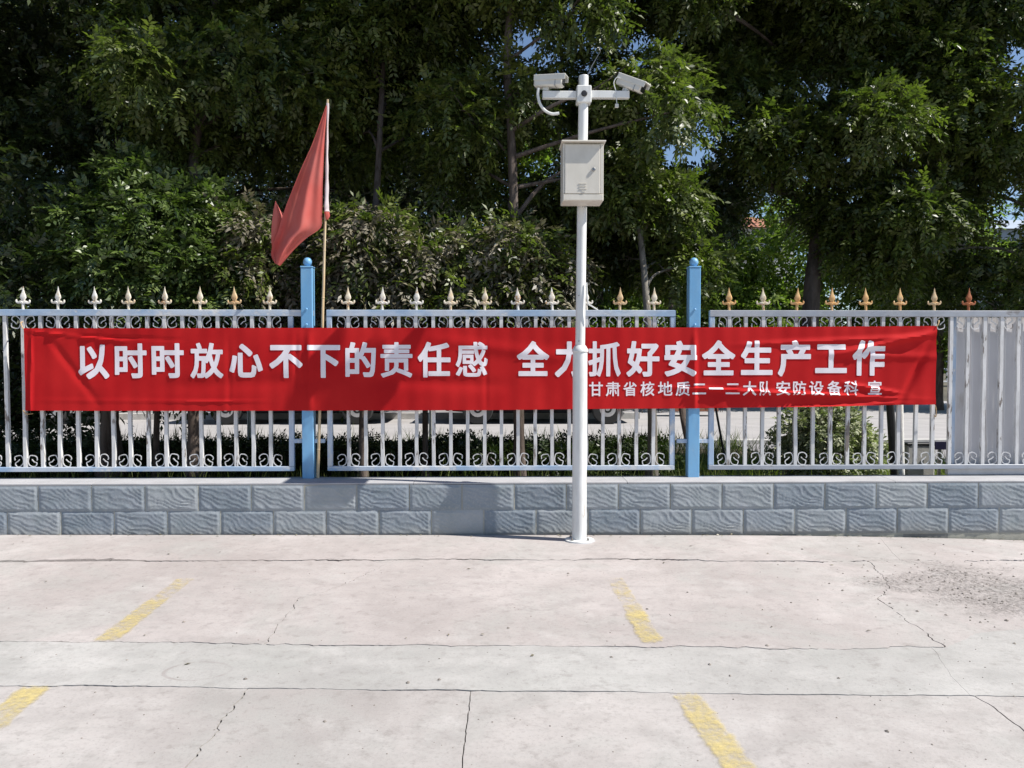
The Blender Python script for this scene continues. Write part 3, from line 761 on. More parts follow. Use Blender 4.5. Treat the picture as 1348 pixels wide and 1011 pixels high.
for k in range(26):
    a_ = 2*math.pi*k/26; r_ = .135 + .03*mnoise.noise(Vector((math.cos(a_)*1.5, math.sin(a_)*1.5, 3)))
    vs_ += [(pb.x + r_*math.cos(a_), PY + r_*.85*math.sin(a_), zg(pb.x) - .004), (pb.x + .1*math.cos(a_), PY + .1*math.sin(a_), zg(pb.x) + .006)]
mound.add(vs_, [(2*k, (2*k+2) % 52, (2*k+3) % 52, 2*k+1) for k in range(26)]).build('cement_mound', M['coping'], pole)
for k in range(4):
    a_ = .78 + k*math.pi/2
    MB().lathe(pb + Vector((.082*math.cos(a_), .082*math.sin(a_), .0125)), [(.011, 0), (.011, .009), (.006, .010), (.006, .02)], 6).build('anchor_bolt', M['steel'], pole)
# cross-arm
arm_z = P(768, 126, PY).z; ax0, ax1 = P(714, 126, PY).x, P(828, 124, PY).x
AY = PY - .006
MB().box(ax0, pt.x - .0535, AY - .022, AY + .022, arm_z - .026, arm_z + .026, .003).build('arm', M['pole'], pole)
MB().box(pt.x + .0535, ax1, AY - .022, AY + .022, arm_z - .022, arm_z + .03, .003).build('arm', M['pole'], pole)
MB().box(pt.x - .053, pt.x + .053, PY - .048, PY + .046, arm_z - .062, arm_z + .062, .006).build('clamp', M['pole'], pole)
MB().lathe((pt.x, PY - .048, arm_z), [(.022, 0), (.022, -.008), (.016, -.014), (.001, -.014)], 12, 'y').build('clamp_bolt', M['black'], pole, True)
MB().lathe(pt, [(.0355, 0), (.034, .006), (.001, .007)], 20).build('end_cap', M['pole'], pole, True)
a_, b_ = P(772, 99, PY), P(790, 68, PY)
MB().tube([a_ - Vector((0, 0, .02)), a_.lerp(b_, .4), b_], [.0045, .004, .002], 6).build('lightning_rod', M['steel'], pole)
c0 = P(772, 372, PY - .036); 
MB().tube(smooth_path([c0, P(774, 398, PY - .045), P(779, 403, PY - .05), P(787, 408, PY - .05)], 10), .0055, 6).build('cable_stub', M['pole'], pole, True)
for vv in (389, 449):
    c = P(762, vv, PY - .0375); MB().lathe(c, [(.005, 0), (.005, -.003), (.001, -.004)], 8, 'y').build('rivet', M['steel'], pole)

# box
BXF = PY - .245
p0, p1 = P(741, 264, BXF), P(795, 188, BXF)
bx = thing('control_box', ((p0.x + p1.x) / 2, PY - .14, p0.z), 'cream metal equipment box with keyhole lock mounted high on the white pole', 'control box')
MB().box(p0.x, p1.x, BXF + .012, PY - .037, p0.z, p1.z, .004).build('body', M['box'], bx)
MB().box(p0.x - .012, p1.x + .012, BXF - .030, PY - .030, p1.z + .0005, p1.z + .011, .003).build('hood', M['box'], bx)
MB().box(p0.x + .004, p1.x - .004, BXF, BXF + .0115, p0.z + .004, p0.z + .045, .002).build('lower_panel', M['box'], bx)
dr = MB().box(p0.x + .014, p1.x - .026, BXF - .001, BXF + .0115, p0.z + .049, p1.z - .010, .003).build('door', M['box'], bx)
MB().box(p0.x + .002, p0.x + .012, BXF + .002, BXF + .0115, p0.z + .049, p1.z - .004, .001).build('frame', M['box'], bx)
MB().box(p1.x - .024, p1.x - .002, BXF + .002, BXF + .0115, p0.z + .049, p1.z - .004, .002).build('frame', M['box'], bx)
lk = P(781.5, 223, BXF - .002)
l_ = MB().lathe(lk, [(.013, 0), (.013, -.006), (.010, -.009), (.001, -.009)], 14, 'y').build('lock', M['steel'], dr, True)
MB().box(lk.x - .0015, lk.x + .0015, lk.y - .0105, lk.y - .0092, lk.z - .006, lk.z + .006).build('keyhole', M['black'], bx)
for i, (u, v, wpx) in enumerate(((767, 241.5, 10), (767, 245, 9), (767.5, 248.5, 10), (768, 252, 4))):
    a = P(u, v, BXF - .002); hw = wpx / 188 / 2
    MB().box(a.x - hw, a.x + hw, BXF - .0045, BXF - .0012, a.z - .0022, a.z + .0022).build('vent', M['box'], dr)
# two marked letters under the box
mk = P(768.5, 270, PY)
for (dx, pts) in ((-.012, [(-.009, .02), (0, .004), (.009, .02)]), (-.012, [(0, .004), (0, -.012)]), (.012, [(-.008, -.014), (0, .018), (.008, -.014)]), (.012, [(-.005, -.002), (.005, -.002)])):
    pp = [Vector((mk.x + dx + a, PY - math.sqrt(max(0, .0368**2 - (dx + a + mk.x - pole.location.x - .028)**2 * .6)), mk.z + b - .012)) for a, b in pts]
    pp = [Vector((q_.x, PY - .0362 * math.sqrt(max(.1, 1 - ((q_.x - mk.x) / .0362)**2)), q_.z)) for q_ in pp]
    MB().tube(pp, .0018, 4).build('painted_mark', M['black'], pole)

def cctv(c, d, label, L=.215, roll=0.0):
    c = Vector(c); d = Vector(d).normalized(); s_ = d.cross(Vector((0, 0, 1))).normalized(); u_ = s_.cross(d)
    r_ = thing('security_camera', c, label, 'security camera', 'cameras on the pole')
    h = L / 2
    b = MB().obox(c, d, s_, u_, h, .040, .036, .010); b.build('housing', M['cctv'], r_, True)
    MB().obox(c + u_ * .0415 + d * .012, d, s_, u_, h + .012, .047, .0045, .003).build('sunshield', M['cctv'], r_)
    for k in (-1, 1): MB().obox(c + u_ * .022 + s_ * (.0435 * k) + d * .012, d, s_, u_, h + .010, .0025, .017, .001).build('shield_side', M['cctv'], r_)
    MB().obox(c + d * (h - .052), d, s_, u_, .0025, .0412, .0372).build('seam', M['steel'], r_)
    MB().obox(c + d * (h + .001), d, s_, u_, .003, .031, .027, .002).build('lens_window', M['lens'], r_)
    MB().obox(c - u_ * .05 - d * .02, d, s_, u_, .022, .018, .014, .004).build('mount_block', M['cctv'], r_)
    return r_, d, s_, u_
cl = P(723, 108.5, AY - .005)
cctv(cl, (.93, -.34, -.06), 'white bullet security camera on the left end of the pole arm, its lens facing right')
cr = P(830.5, 111, AY - .005)
cctv(cr, (.76, -.50, -.46), 'white bullet security camera on the right end of the pole arm, tilted downward')
for cx0, ex in ((cl, ax0 + .025), (cr, ax1 - .025)):
    MB().tube([Vector((ex, AY, arm_z + .024)), Vector((ex + .004, AY, arm_z + .055)), cx0 + Vector((-.02, .0, -.045))], .012, 10).build('bracket', M['pole'], pole, True)
pts = [P(u, v, AY - .03) for u, v in ((709, 116), (708, 125), (711, 137), (718, 146), (727, 150), (736, 149))]
MB().tube(smooth_path(pts, 20), .0105, 8).build('conduit', M['pole'], pole, True)
pts = [P(u, v, AY - .02) for u, v in ((811, 120), (808, 109), (812, 102), (817, 103))]
MB().tube(smooth_path(pts, 14), .0035, 6).build('cable', M['pole'], pole, True)
pts = [P(u, v, AY - .024) for u, v in ((810, 121), (811, 128), (812, 136))]
MB().tube(smooth_path(pts, 6), .0025, 6).build('cable', M['pole'], pole, True)
c = P(812, 139, AY - .024); MB().box(c.x - .013, c.x + .013, c.y - .006, c.y + .006, c.z - .016, c.z + .014, .004).build('cable_plug', M['cctv'], pole)

# ================================================================== flag on its bamboo pole
FLY = .24
fp = [P(u, v, FLY) for u, v in ((418.3, 629), (421, 540), (424.5, 430), (427, 330), (430, 220), (431.3, 131))]
fp[0].z = .384
fpole = thing('bamboo_flagpole', fp[0], 'thin bamboo pole carrying the red flag beside the blue post', 'flagpole')
pp = smooth_path(fp, 40); MB().tube(pp, [.0125 - .004 * i / 40 for i in range(41)], 10, jit=.1).build('cane', M['bamboo'], fpole, True)
for i in (4, 9, 14, 19, 24, 28):
    t = (pp[i+1] - pp[i-1]).normalized(); r0 = .0125 - .004 * i / 40
    MB().tube([pp[i] - t*.004, pp[i], pp[i] + t*.004], [r0*1.02, r0*1.22, r0*1.02], 10).build('node', M['bamboo'], fpole, True)
def flag():
    FYY = FLY - .005
    Lp = [(429.5,138),(419,168),(410,192),(399,216),(389,240),(380,262),(372,284),(366,304),(359,322),(357,336),(362,347)]
    Rp = [(430.5,140),(428.5,168),(427,192),(426,216),(425,240),(424.5,262),(424,284),(422,300),(404,313),(386,330),(369,350)]
    n, k = 40, 36; m = MB()
    Ls = smooth_path([(a, b, 0) for a, b in Lp], n); Rs = smooth_path([(a, b, 0) for a, b in Rp], n)
    for i in range(n + 1):
        t = i / n
        for j in range(k + 1):
            s_ = j / k; u = Ls[i].x + (Rs[i].x - Ls[i].x) * s_; v = Ls[i].y + (Rs[i].y - Ls[i].y) * s_
            A = .075 * min(1, t * 1.6) * min(1, (Rs[i].x - Ls[i].x + 14) / 40)
            y = A * (math.sin(s_ * 6.0 + .5 + .8 * t) * .75 + .35 * math.sin(s_ * 12.5 - 1.5 * t)) * (1 - s_ ** 6) + .004 * mnoise.noise(Vector((u*.06, v*.06, 0)))
            m.v.append(P(u, v, FYY - .02 + y))
    for i in range(n):
        for j in range(k): m.f.append((i*(k+1)+j, i*(k+1)+j+1, (i+1)*(k+1)+j+1, (i+1)*(k+1)+j))
    # the fold hanging behind on the left
    B = len(m.v); Lq = [(362.5,264),(360,276),(358,292),(357,310),(358,326),(361,338)]; Rq = [(363.5,266),(369,276),(376,286),(378,300),(374,318),(369,332)]
    Ls = smooth_path([(a, b, 0) for a, b in Lq], 14); Rs = smooth_path([(a, b, 0) for a, b in Rq], 14)
    for i in range(15):
        for j in range(9):
            s_ = j / 8; m.v.append(P(Ls[i].x + (Rs[i].x - Ls[i].x) * s_, Ls[i].y + (Rs[i].y - Ls[i].y) * s_, FYY + .07 - .035 * math.sin(s_ * 3.4 + i * .12)))
    for i in range(14):
        for j in range(8): m.f.append((B+i*9+j, B+i*9+j+1, B+(i+1)*9+j+1, B+(i+1)*9+j))
    o = m.build('flag', M['flag'])
    for p in o.data.polygons: p.use_smooth = True
    tag(o, 'faded red flag hanging limp from the bamboo pole', 'flag')
    sl = [P(u, v, FLY) for u, v in ((431.4, 136), (430.6, 180), (430, 215), (430.2, 245), (430.0, 270), (430.5, 279))]
    q_ = smooth_path(sl, 30); MB().tube(q_, [.0125 + .0155 * max(0, (i - 8) / 22) ** 1.3 + .002 * math.sin(i * 1.1) for i in range(31)], 14, cap=False, jit=.25, sx=.8).build('sleeve', M['sleeve'], o, True)
    q_ = [P(u, v, FLY) for u, v in ((430.5, 279.5), (431.5, 284), (430.5, 289))]
    MB().tube(q_, [.029, .026, .012], 12, cap=False, jit=.3, sx=.7).build('hem', M['flag'], o, True)
flag()

# ================================================================== behind the wall: road, pavement, kerbs
sheet('road', -60, 60, 6.35, 11.4, -.012, M['road'])
sheet('side_road', 3.2, 14, 11.4, 70, -.010, M['road'])
for nm, x0, x1, y0, y1, z1, mt in (('near_kerb', -40, 40, 6.15, 6.35, .06, 'kerb'), ('far_kerb', -40, 3.2, 11.4, 11.58, .12, 'kerb'), ('far_pavement', -40, 3.2, 11.58, 13.4, .105, 'pave'), ('side_pavement', 3.7, 12, .95, 6.149, .0, 'pave')):
    tag(MB().box(x0, x1, y0, y1, -.25, z1, 0).build(nm, M[mt]), kind='structure')
# ================================================================== foliage tools
def leaf_obj(name, mat, base, axis, nrm, ln, wd, tint, parent=None, kind=None):
    n = len(base); axis = axis / np.linalg.norm(axis, axis=1, keepdims=True)
    side = np.cross(axis, nrm); side /= np.maximum(1e-6, np.linalg.norm(side, axis=1, keepdims=True)); up = np.cross(side, axis)
    ln, wd = ln[:, None], wd[:, None]
    org = np.array(ORI[parent]) if parent is not None else np.zeros(3)
    V = np.empty((n, 4, 3), np.float32)
    V[:, 0] = base; V[:, 2] = base + axis * ln - up * ln * .10
    mid = base + axis * ln * .45 + up * wd * .16
    V[:, 1] = mid - side * wd * .5; V[:, 3] = mid + side * wd * .5
    V -= org
    me = bpy.data.meshes.new(name)
    me.vertices.add(n * 4); me.vertices.foreach_set('co', V.ravel())
    me.loops.add(n * 4); me.loops.foreach_set('vertex_index', np.arange(n * 4, dtype=np.int32))
    me.polygons.add(n); me.polygons.foreach_set('loop_start', np.arange(0, n * 4, 4, dtype=np.int32))
    me.update(calc_edges=True)
    a = me.attributes.new('tint', 'FLOAT', 'FACE'); a.data.foreach_set('value', np.clip(tint, 0, 1).astype(np.float32))
    me.materials.append(mat)
    o = link(name, me, parent)
    if kind: o['kind'] = kind
    return o
def unit(a): return a / np.maximum(1e-6, np.linalg.norm(a, axis=1, keepdims=True))
def in_clumps(clumps, n, shell=2.2):
    c = np.array(clumps, float); wgt = c[:, 3] * c[:, 4] * c[:, 5]; wgt = wgt ** .8
    idx = rng.choice(len(c), n, p=wgt / wgt.sum()); d = unit(rng.normal(size=(n, 3)))
    r_ = rng.random(n) ** (1 / shell)
    p = c[idx, :3] + d * c[idx, 3:6] * r_[:, None]
    return p, d, idx
GAPS = [(841, 54, 21, 29), (853, 147, 16, 24), (878, 200, 22, 34), (906, 203, 25, 22), (930, 204, 19, 20), (1066, 106, 22, 17), (1094, 116, 24, 20), (1202, 196, 20, 24), (1342, 72, 38, 32), (992, 285, 22, 27), (1330, 300, 28, 26),
        (285, 76, 18, 18), (223, 16, 18, 17), (372, 24, 18, 16), (565, 165, 17, 17), (736, 225, 14, 26), (650, 118, 15, 16)]
def thin(p, hard=1.0):                 # open places in the canopy where the sky shows
    u, v, d = proj(p); keep = np.ones(len(p), bool)
    for gu, gv, ru, rv in GAPS:
        q_ = ((u - gu) / ru) ** 2 + ((v - gv) / rv) ** 2
        keep &= ~((q_ < 1.0) & (rng.random(len(p)) < .97 * hard)) 
    return keep
def sprays(p, d, K, slen, llen, lwid, droop=.3, spread=.8, tintbase=None):
    n = len(p)
    ax = unit(d * .55 + rng.normal(size=(n, 3)) * .55 + np.array([0, 0, -droop]))
    nm = unit(np.array([0, 0, 1.0]) + rng.normal(size=(n, 3)) * .45)
    sd_ = unit(np.cross(ax, nm)); nm = np.cross(sd_, ax)
    sl = slen * rng.uniform(.7, 1.25, n); tb = rng.random(n) if tintbase is None else tintbase
    B, A, N, L, Wd, T = [], [], [], [], [], []
    for k in range(K):
        if k == K - 1: t, s_ = 1.0, 0.0
        else: t, s_ = .2 + .8 * (k // 2 + .5) / (K / 2), (1 if k % 2 else -1)
        base = p + ax * (sl * t)[:, None] - np.array([0, 0, 1.0]) * (sl * t * t * .25)[:, None]
        a = unit(ax * (.55 if s_ else 1) + sd_ * (s_ * spread) + rng.normal(size=(n, 3)) * .14 - np.array([0, 0, .12]))
        B.append(base); A.append(a); N.append(unit(nm + rng.normal(size=(n, 3)) * .35))
        L.append(llen * rng.uniform(.75, 1.2, n)); Wd.append(lwid * rng.uniform(.8, 1.2, n)); T.append(tb * .65 + rng.random(n) * .35)
    return [np.concatenate(x) for x in (B, A, N, L, Wd, T)]
def branch_mesh(mb, a, b, r0, r1, sag=.1, n=8, k=6):
    a, b = Vector(a), Vector(b); mid = a.lerp(b, .5) + Vector((random.uniform(-sag, sag), random.uniform(-sag, sag), random.uniform(0, sag)))
    pts = smooth_path([a, mid, b], n); mb.tube(pts, [r0 + (r1 - r0) * i / n for i in range(n + 1)], k, jit=.2)
    return pts
def tree(name, label, trunk, r0, r1, clumps, nspray, mat, bark, group=None, K=11, slen=.20, llen=.066, lwid=.028, droop=.3, cat='tree', gaps=True, lime=None, limbs=True, cname='crown'):
    t = thing(name, trunk[0], label, cat, group)
    pts = smooth_path(trunk, 22)
    MB().tube(pts, [r0 + (r1 - r0) * (i / 22) + r0 * .5 * max(0, 1 - i / 3) for i in range(23)], 12, jit=.18).build('trunk', M[bark], t, True)
    if lime: 
        m = MB(); q_ = [p for p in pts if p.z < lime]; m.tube(q_, [r0 * 1.12 + r0 * .5 * max(0, 1 - i / 3) for i in range(len(q_))], 12, jit=.18); m.build('limewash', M['lime'], t, True)
    mb = MB()
    if limbs:
        for c in clumps:
            c3 = Vector(c[:3]); best = min(pts[6:], key=lambda p: (p - c3).length + max(0, p.z - c3.z + .3) * 1.5)
            L_ = (c3 - best).length; rr_ = min(r1 * .8, .010 + .009 * L_)
            q_ = branch_mesh(mb, best, c3, rr_, .006, .18 * L_)
            for _ in range(2):
                dv = Vector((random.gauss(0, 1), random.gauss(0, 1), random.gauss(0, 1))).normalized()
                branch_mesh(mb, q_[5], c3 + Vector((dv.x*c[3], dv.y*c[4], dv.z*c[5])) * .8, rr_ * .45, .003, .08, 5, 5)
        mb.build('limb', M[bark], t, True)['kind'] = 'stuff'
    p, d, idx = in_clumps(clumps, nspray)
    if gaps: k = thin(p); p, d, idx = p[k], d[k], idx[k]
    tb = np.clip(rng.random(len(p)) * .75 + rng.random(len(clumps))[idx] * .4 - .1, 0, 1)
    leaf_obj(cname, M[mat], *sprays(p, d, K, slen, llen, lwid, droop, tintbase=tb), parent=t)
    return t
def px_clumps(lst, jy=.0):             # measured (u, v, radius in photo px, Y) -> clump
    out = []
    for u, v, r_, Y in lst:
        c = P(u, v, Y); s_ = (Y + CAM_D) / FPX; rad = r_ * s_
        out.append((c.x, c.y, c.z, rad, rad * .9, rad * .75))
    return out
def fill(u0, u1, v0, v1, step, Y0, Y1, seed, skip=lambda u, v: False, rf=(.62, .95)):
    q_ = random.Random(seed); out = []
    v = v0
    while v <= v1:
        u = u0 + q_.uniform(0, step)
        while u <= u1:
            uu, vv = u + q_.uniform(-.3, .3) * step, v + q_.uniform(-.3, .3) * step
            if not skip(uu, vv): out.append((uu, vv, step * q_.uniform(*rf), q_.uniform(Y0, Y1)))
            u += step
        v += step * .82
    return out
def in_gap(u, v):
    return any(((u - a) / (b_ + 8)) ** 2 + ((v - b) / (c_ + 8)) ** 2 < 1 for a, b, b_, c_ in GAPS[:5] + GAPS[8:11])

# ------------------------------------------------------------------ trees right behind the fence
GRP = 'trees in the bed behind the fence'
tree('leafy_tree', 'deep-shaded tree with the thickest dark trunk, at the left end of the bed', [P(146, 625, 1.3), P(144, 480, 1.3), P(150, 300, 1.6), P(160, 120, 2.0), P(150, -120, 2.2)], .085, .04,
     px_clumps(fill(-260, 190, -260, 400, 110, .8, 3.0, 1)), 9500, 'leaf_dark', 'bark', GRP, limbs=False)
tree('leafy_tree', 'tree with rough grey trunk rising behind the privet bush', [P(257, 625, .95), P(256, 540, .95), P(252, 400, 1.1), P(256, 200, 1.6), P(280, 60, 1.9), P(290, -150, 2.0)], .062, .03,
     px_clumps(fill(170, 400, -260, 215, 88, .7, 2.6, 2)), 8600, 'leaf', 'bark', GRP)
tree('leafy_tree', 'slim brown-trunked tree just right of the red flag', [P(477, 640, .8), P(479, 540, .8), P(488, 380, 1.0), P(500, 180, 1.7), P(510, -60, 2.0)], .040, .024,
     px_clumps(fill(385, 590, -260, 245, 88, .7, 2.6, 3)), 8200, 'leaf', 'bark', GRP)
tree('leafy_tree', 'tree with straight dark trunk standing just left of the white camera pole', [P(683, 630, 1.0), P(683, 540, 1.0), P(679, 380, 1.1), P(674, 200, 1.2), P(668, 60, 1.3), P(690, -120, 1.4)], .052, .03,
     px_clumps(fill(590, 890, -260, 270, 86, .8, 2.8, 4, in_gap)), 11800, 'leaf', 'bark', GRP)
tree('leafy_tree', 'small tree with pale straight trunk right of the camera pole', [P(858, 630, 1.0), P(858, 540, 1.0), P(850, 380, 1.3), P(836, 260, 1.7), P(822, 190, 2.0)], .045, .02,
     px_clumps(fill(770, 900, 190, 340, 58, 1.3, 2.6, 5, in_gap)), 2600, 'leaf', 'bark2', GRP, limbs=True)
tree('leafy_tree', 'leaning slim trunk half hidden behind the second blue post', [P(914, 632, .9), P(906, 580, .95), P(897, 530, 1.1), P(885, 430, 1.5), P(880, 330, 1.9)], .040, .02,
     px_clumps([(885, 310, 36, 2.0), (915, 280, 45, 2.3), (850, 315, 40, 2.1), (940, 250, 40, 2.4), (955, 280, 36, 2.5)]), 750, 'leaf_dark', 'bark', GRP)
tree('leafy_tree', 'large spreading tree with forked trunk filling the right side', [P(1066, 640, 2.4), P(1066, 500, 2.4), P(1068, 390, 2.5), P(1076, 310, 2.7), P(1088, 190, 3.1), P(1105, 60, 3.3), P(1110, -150, 3.4)], .105, .045,
     px_clumps(fill(868, 1120, -260, 315, 78, 1.5, 3.9, 7, in_gap) + fill(1110, 1290, -260, 330, 84, 1.6, 3.4, 17, in_gap)), 27000, 'leaf', 'bark', GRP)
tree('leafy_tree', 'glossy tree at the right edge reaching down to the fence', [P(1420, 640, 2.2), P(1415, 400, 2.2), P(1400, 200, 2.4), P(1380, 40, 2.6)], .09, .04,
     px_clumps(fill(1225, 1560, -200, 330, 95, 1.7, 3.6, 8, lambda u, v: in_gap(u, v) or (u < 1290 and v < 60), (.66, 1.0)) + fill(1185, 1560, 335, 440, 70, 2.2, 3.4, 28)), 13500, 'leaf', 'bark2', GRP)
# shrubs
pv = px_clumps([(175,235,45,1.0),(120,285,50,1.0),(205,285,62,.9),(260,270,50,1.1),(90,330,45,1.1),(165,345,65,.85),(245,345,62,.95),(310,330,55,1.1),(130,385,45,1.1),(210,395,60,.95),(290,395,55,1.05),(210,460,70,1.2),(300,450,60,1.3),(170,225,26,1.0)])
tree('privet_bush', 'bright glossy privet bush above the fence at left', [P(205, 640, 1.25), P(207, 520, 1.25), P(210, 420, 1.2), P(205, 330, 1.15)], .03, .015, pv, 5600, 'leaf_privet', 'bark', None, 9, .16, .062, .026, .05, 'bush', False, cname='foliage')
bv = px_clumps([(330,300,40,1.0),(335,360,45,1.0),(385,370,40,1.2),(460,300,40,1.0),(500,300,45,.95),(470,350,55,.95),(540,345,52,1.0),(520,390,50,.95),(600,330,45,1.1),(610,385,55,1.0),(680,320,48,1.0),(690,370,52,1.05),(735,345,38,1.2),(450,400,45,1.1),(650,400,48,1.1),(560,440,60,1.3),(400,420,45,1.3),(715,400,40,1.2)])
tree('dusty_bush', 'brownish bush with drooping dry leaves along the middle of the fence', [P(560, 640, 1.3), P(560, 520, 1.3), P(565, 420, 1.25), P(570, 350, 1.2)], .03, .016, bv, 3600, 'leaf_brown', 'bark', None, 9, .20, .075, .027, .9, 'bush', False, cname='foliage')
p, d, i_ = in_clumps(bv, 3300)
sub = [o for o in COL.objects if o.name.startswith('dusty_bush')][0]
leaf_obj('green_foliage', M['leaf'], *sprays(p, d, 9, .19, .068, .027, .4), parent=sub)
sv = px_clumps([(1040,580,28,1.5),(1060,560,30,1.4),(1085,565,32,1.35),(1110,560,30,1.4),(1130,575,30,1.5),(1150,590,22,1.6),(1090,598,40,1.4),(1050,602,34,1.5),(1130,605,34,1.5),(1100,545,26,1.45),(1068,540,20,1.45)])
tree('variegated_shrub', 'low pale-leaved shrub behind the bars under the right end of the banner', [P(1090, 640, 1.45), P(1090, 610, 1.45), P(1092, 580, 1.45), P(1094, 560, 1.45)], .02, .01, sv, 1500, 'leaf_var', 'bark', None, 9, .10, .045, .024, .0, 'shrub', False, cname='foliage')

# ------------------------------------------------------------------ deeper rows that close the view
g2 = 'trees across the road'
def far_tree(u, v_top, Y, wpx, label, mat='leaf_far', n=2600, llen=.13, seed=0):
    v_b = P(0, 0, Y); s_ = (Y + CAM_D) / FPX; zt = P(u, v_top, Y).z
    q_ = random.Random(seed); cl = []
    base = P(u, 480, Y); bz = -.02
    H = zt - bz
    for i in range(13):
        f = q_.uniform(.25, .9); rad = wpx * s_ * .5 * q_.uniform(.35, .55); wdt = wpx * s_ * .5 * (1 - abs(f - .5) * 1.1) * .75
        cl.append((base.x + q_.uniform(-1, 1) * wdt, Y + q_.uniform(-1, 1) * wdt * .7, bz + H * f, rad, rad, rad * .75))
    tree('roadside_tree', label, [Vector((base.x, Y, -.1)), Vector((base.x + .05, Y, H * .3)), Vector((base.x - .05, Y, H * .6)), Vector((base.x, Y, H * .85))], .11, .04, cl, n, mat, 'bark', g2, 5, .30, llen, llen * .5, .2)
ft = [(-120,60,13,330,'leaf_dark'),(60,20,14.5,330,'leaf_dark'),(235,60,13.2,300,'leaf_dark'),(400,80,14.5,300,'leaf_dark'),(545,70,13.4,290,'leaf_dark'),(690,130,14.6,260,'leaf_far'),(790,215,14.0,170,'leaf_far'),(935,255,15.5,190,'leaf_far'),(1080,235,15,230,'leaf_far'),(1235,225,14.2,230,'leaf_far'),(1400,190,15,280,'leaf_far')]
lab = ['dark bushy tree beyond the road, past the left edge of the frame','dark tree beyond the road behind the far-left trunk','dark tree beyond the road behind the privet bush','dark tree beyond the road behind the red flag','dark tree beyond the road left of the camera pole','mid-green tree beyond the road behind the equipment box','small mid-green tree beyond the road right of the camera pole','bright yellow-green tree beyond the road above the second blue post','bright green tree beyond the road under the big spreading tree','sunlit green tree beyond the road above the orange spear tips','sunlit green tree beyond the road at the far right edge']
for i, (u, vt, Y, wp, mt) in enumerate(ft): far_tree(u, vt, Y, wp, lab[i], mt, 4200, .15, i)
# a darker thicket between the fence trees and the road on the left
tk = px_clumps(fill(-260, 640, -60, 470, 120, 3.4, 5.0, 21, rf=(.75, 1.0))) + px_clumps(fill(-260, 112, 470, 590, 70, 2.4, 3.6, 22, rf=(.8, 1.0)))
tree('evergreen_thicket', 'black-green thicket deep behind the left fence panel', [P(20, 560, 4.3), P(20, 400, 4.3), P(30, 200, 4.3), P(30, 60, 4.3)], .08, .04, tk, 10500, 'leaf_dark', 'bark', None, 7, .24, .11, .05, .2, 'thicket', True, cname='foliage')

litter()
# hedge and grass along the wall
def hedge(name, label, u0, u1, vtop, Y0, Y1, n, mat, ll=.045, group=None):
    x0, x1 = P(u0, 600, Y0).x, P(u1, 600, Y0).x; zt = P(600, vtop, Y0).z
    t = thing(name, ((x0 + x1) / 2, (Y0 + Y1) / 2, -.02), label, 'hedge', group)
    p = np.stack([rng.uniform(x0, x1, n), rng.uniform(Y0, Y1, n), rng.random(n) ** .6], 1)
    top = np.array([zt + .09 * mnoise.noise(Vector((a * 1.6, b * 2, 2))) + .05 * mnoise.noise(Vector((a * 6, b * 6, 4))) for a, b in p[:, :2]])
    p[:, 2] *= top
    d = unit(np.stack([rng.normal(size=n), rng.normal(size=n) - .5, rng.random(n) + .4], 1))
    leaf_obj('foliage', M[mat], *sprays(p, d, 7, .12, ll, ll * .42, -.3), parent=t)
    mb = MB(); q_ = random.Random(int(u0))
    for i in range(int((x1 - x0) * 7)):
        x, y = q_.uniform(x0, x1), q_.uniform(Y0, Y1); mb.tube([(x, y, -.03), (x + q_.uniform(-.05, .05), y, zt * .5), (x + q_.uniform(-.1, .1), y, zt * .85)], [.007, .005, .002], 5)
    mb.build('stem', M['bark'], t)['kind'] = 'stuff'
hedge('clipped_hedge', 'dark clipped hedge behind the lower bars of the left panel', -320, 386, 592, 1.35, 2.3, 5200, 'leaf_hedge')
hedge('clipped_hedge', 'dark clipped hedge behind the lower bars between the two blue posts', 392, 890, 593, 1.35, 2.2, 5200, 'leaf_hedge')
def blades(name, n, xr, yr, hr, mat, label, lean=.35, dens=None):
    x = rng.uniform(*xr, n); y = rng.uniform(*yr, n)
    if dens is not None: k = rng.random(n) < dens(x, y); x, y = x[k], y[k]
    n = len(x); h = rng.uniform(*hr, n) * (.6 + .8 * rng.random(n))
    b = np.stack([x, y, np.full(n, -.02)], 1); a = np.stack([rng.normal(size=n) * lean, rng.normal(size=n) * lean, np.ones(n)], 1)
    nm = np.stack([rng.normal(size=n), rng.normal(size=n), np.zeros(n)], 1)
    o = leaf_obj(name, M[mat], b, a, nm, h, rng.uniform(.006, .013, n), rng.random(n)); tag(o, label, 'grass', kind='stuff')
blades('grass', 26000, (-7, 2.0), (.36, 2.9), (.12, .42), 'grass', 'tall grass growing in the bed behind the wall', dens=lambda x, y: np.where((y > .8) & (y < 1.3), .5, 1.0))
blades('sunlit_grass', 16000, (1.7, 7), (.36, 3.4), (.08, .30), 'grass_sun', 'yellow-green grass in the sun behind the right fence panel')
blades('verge_grass', 16000, (-14, 3.6), (2.9, 6.1), (.06, .36), 'grass', 'rough verge grass along the near side of the road')

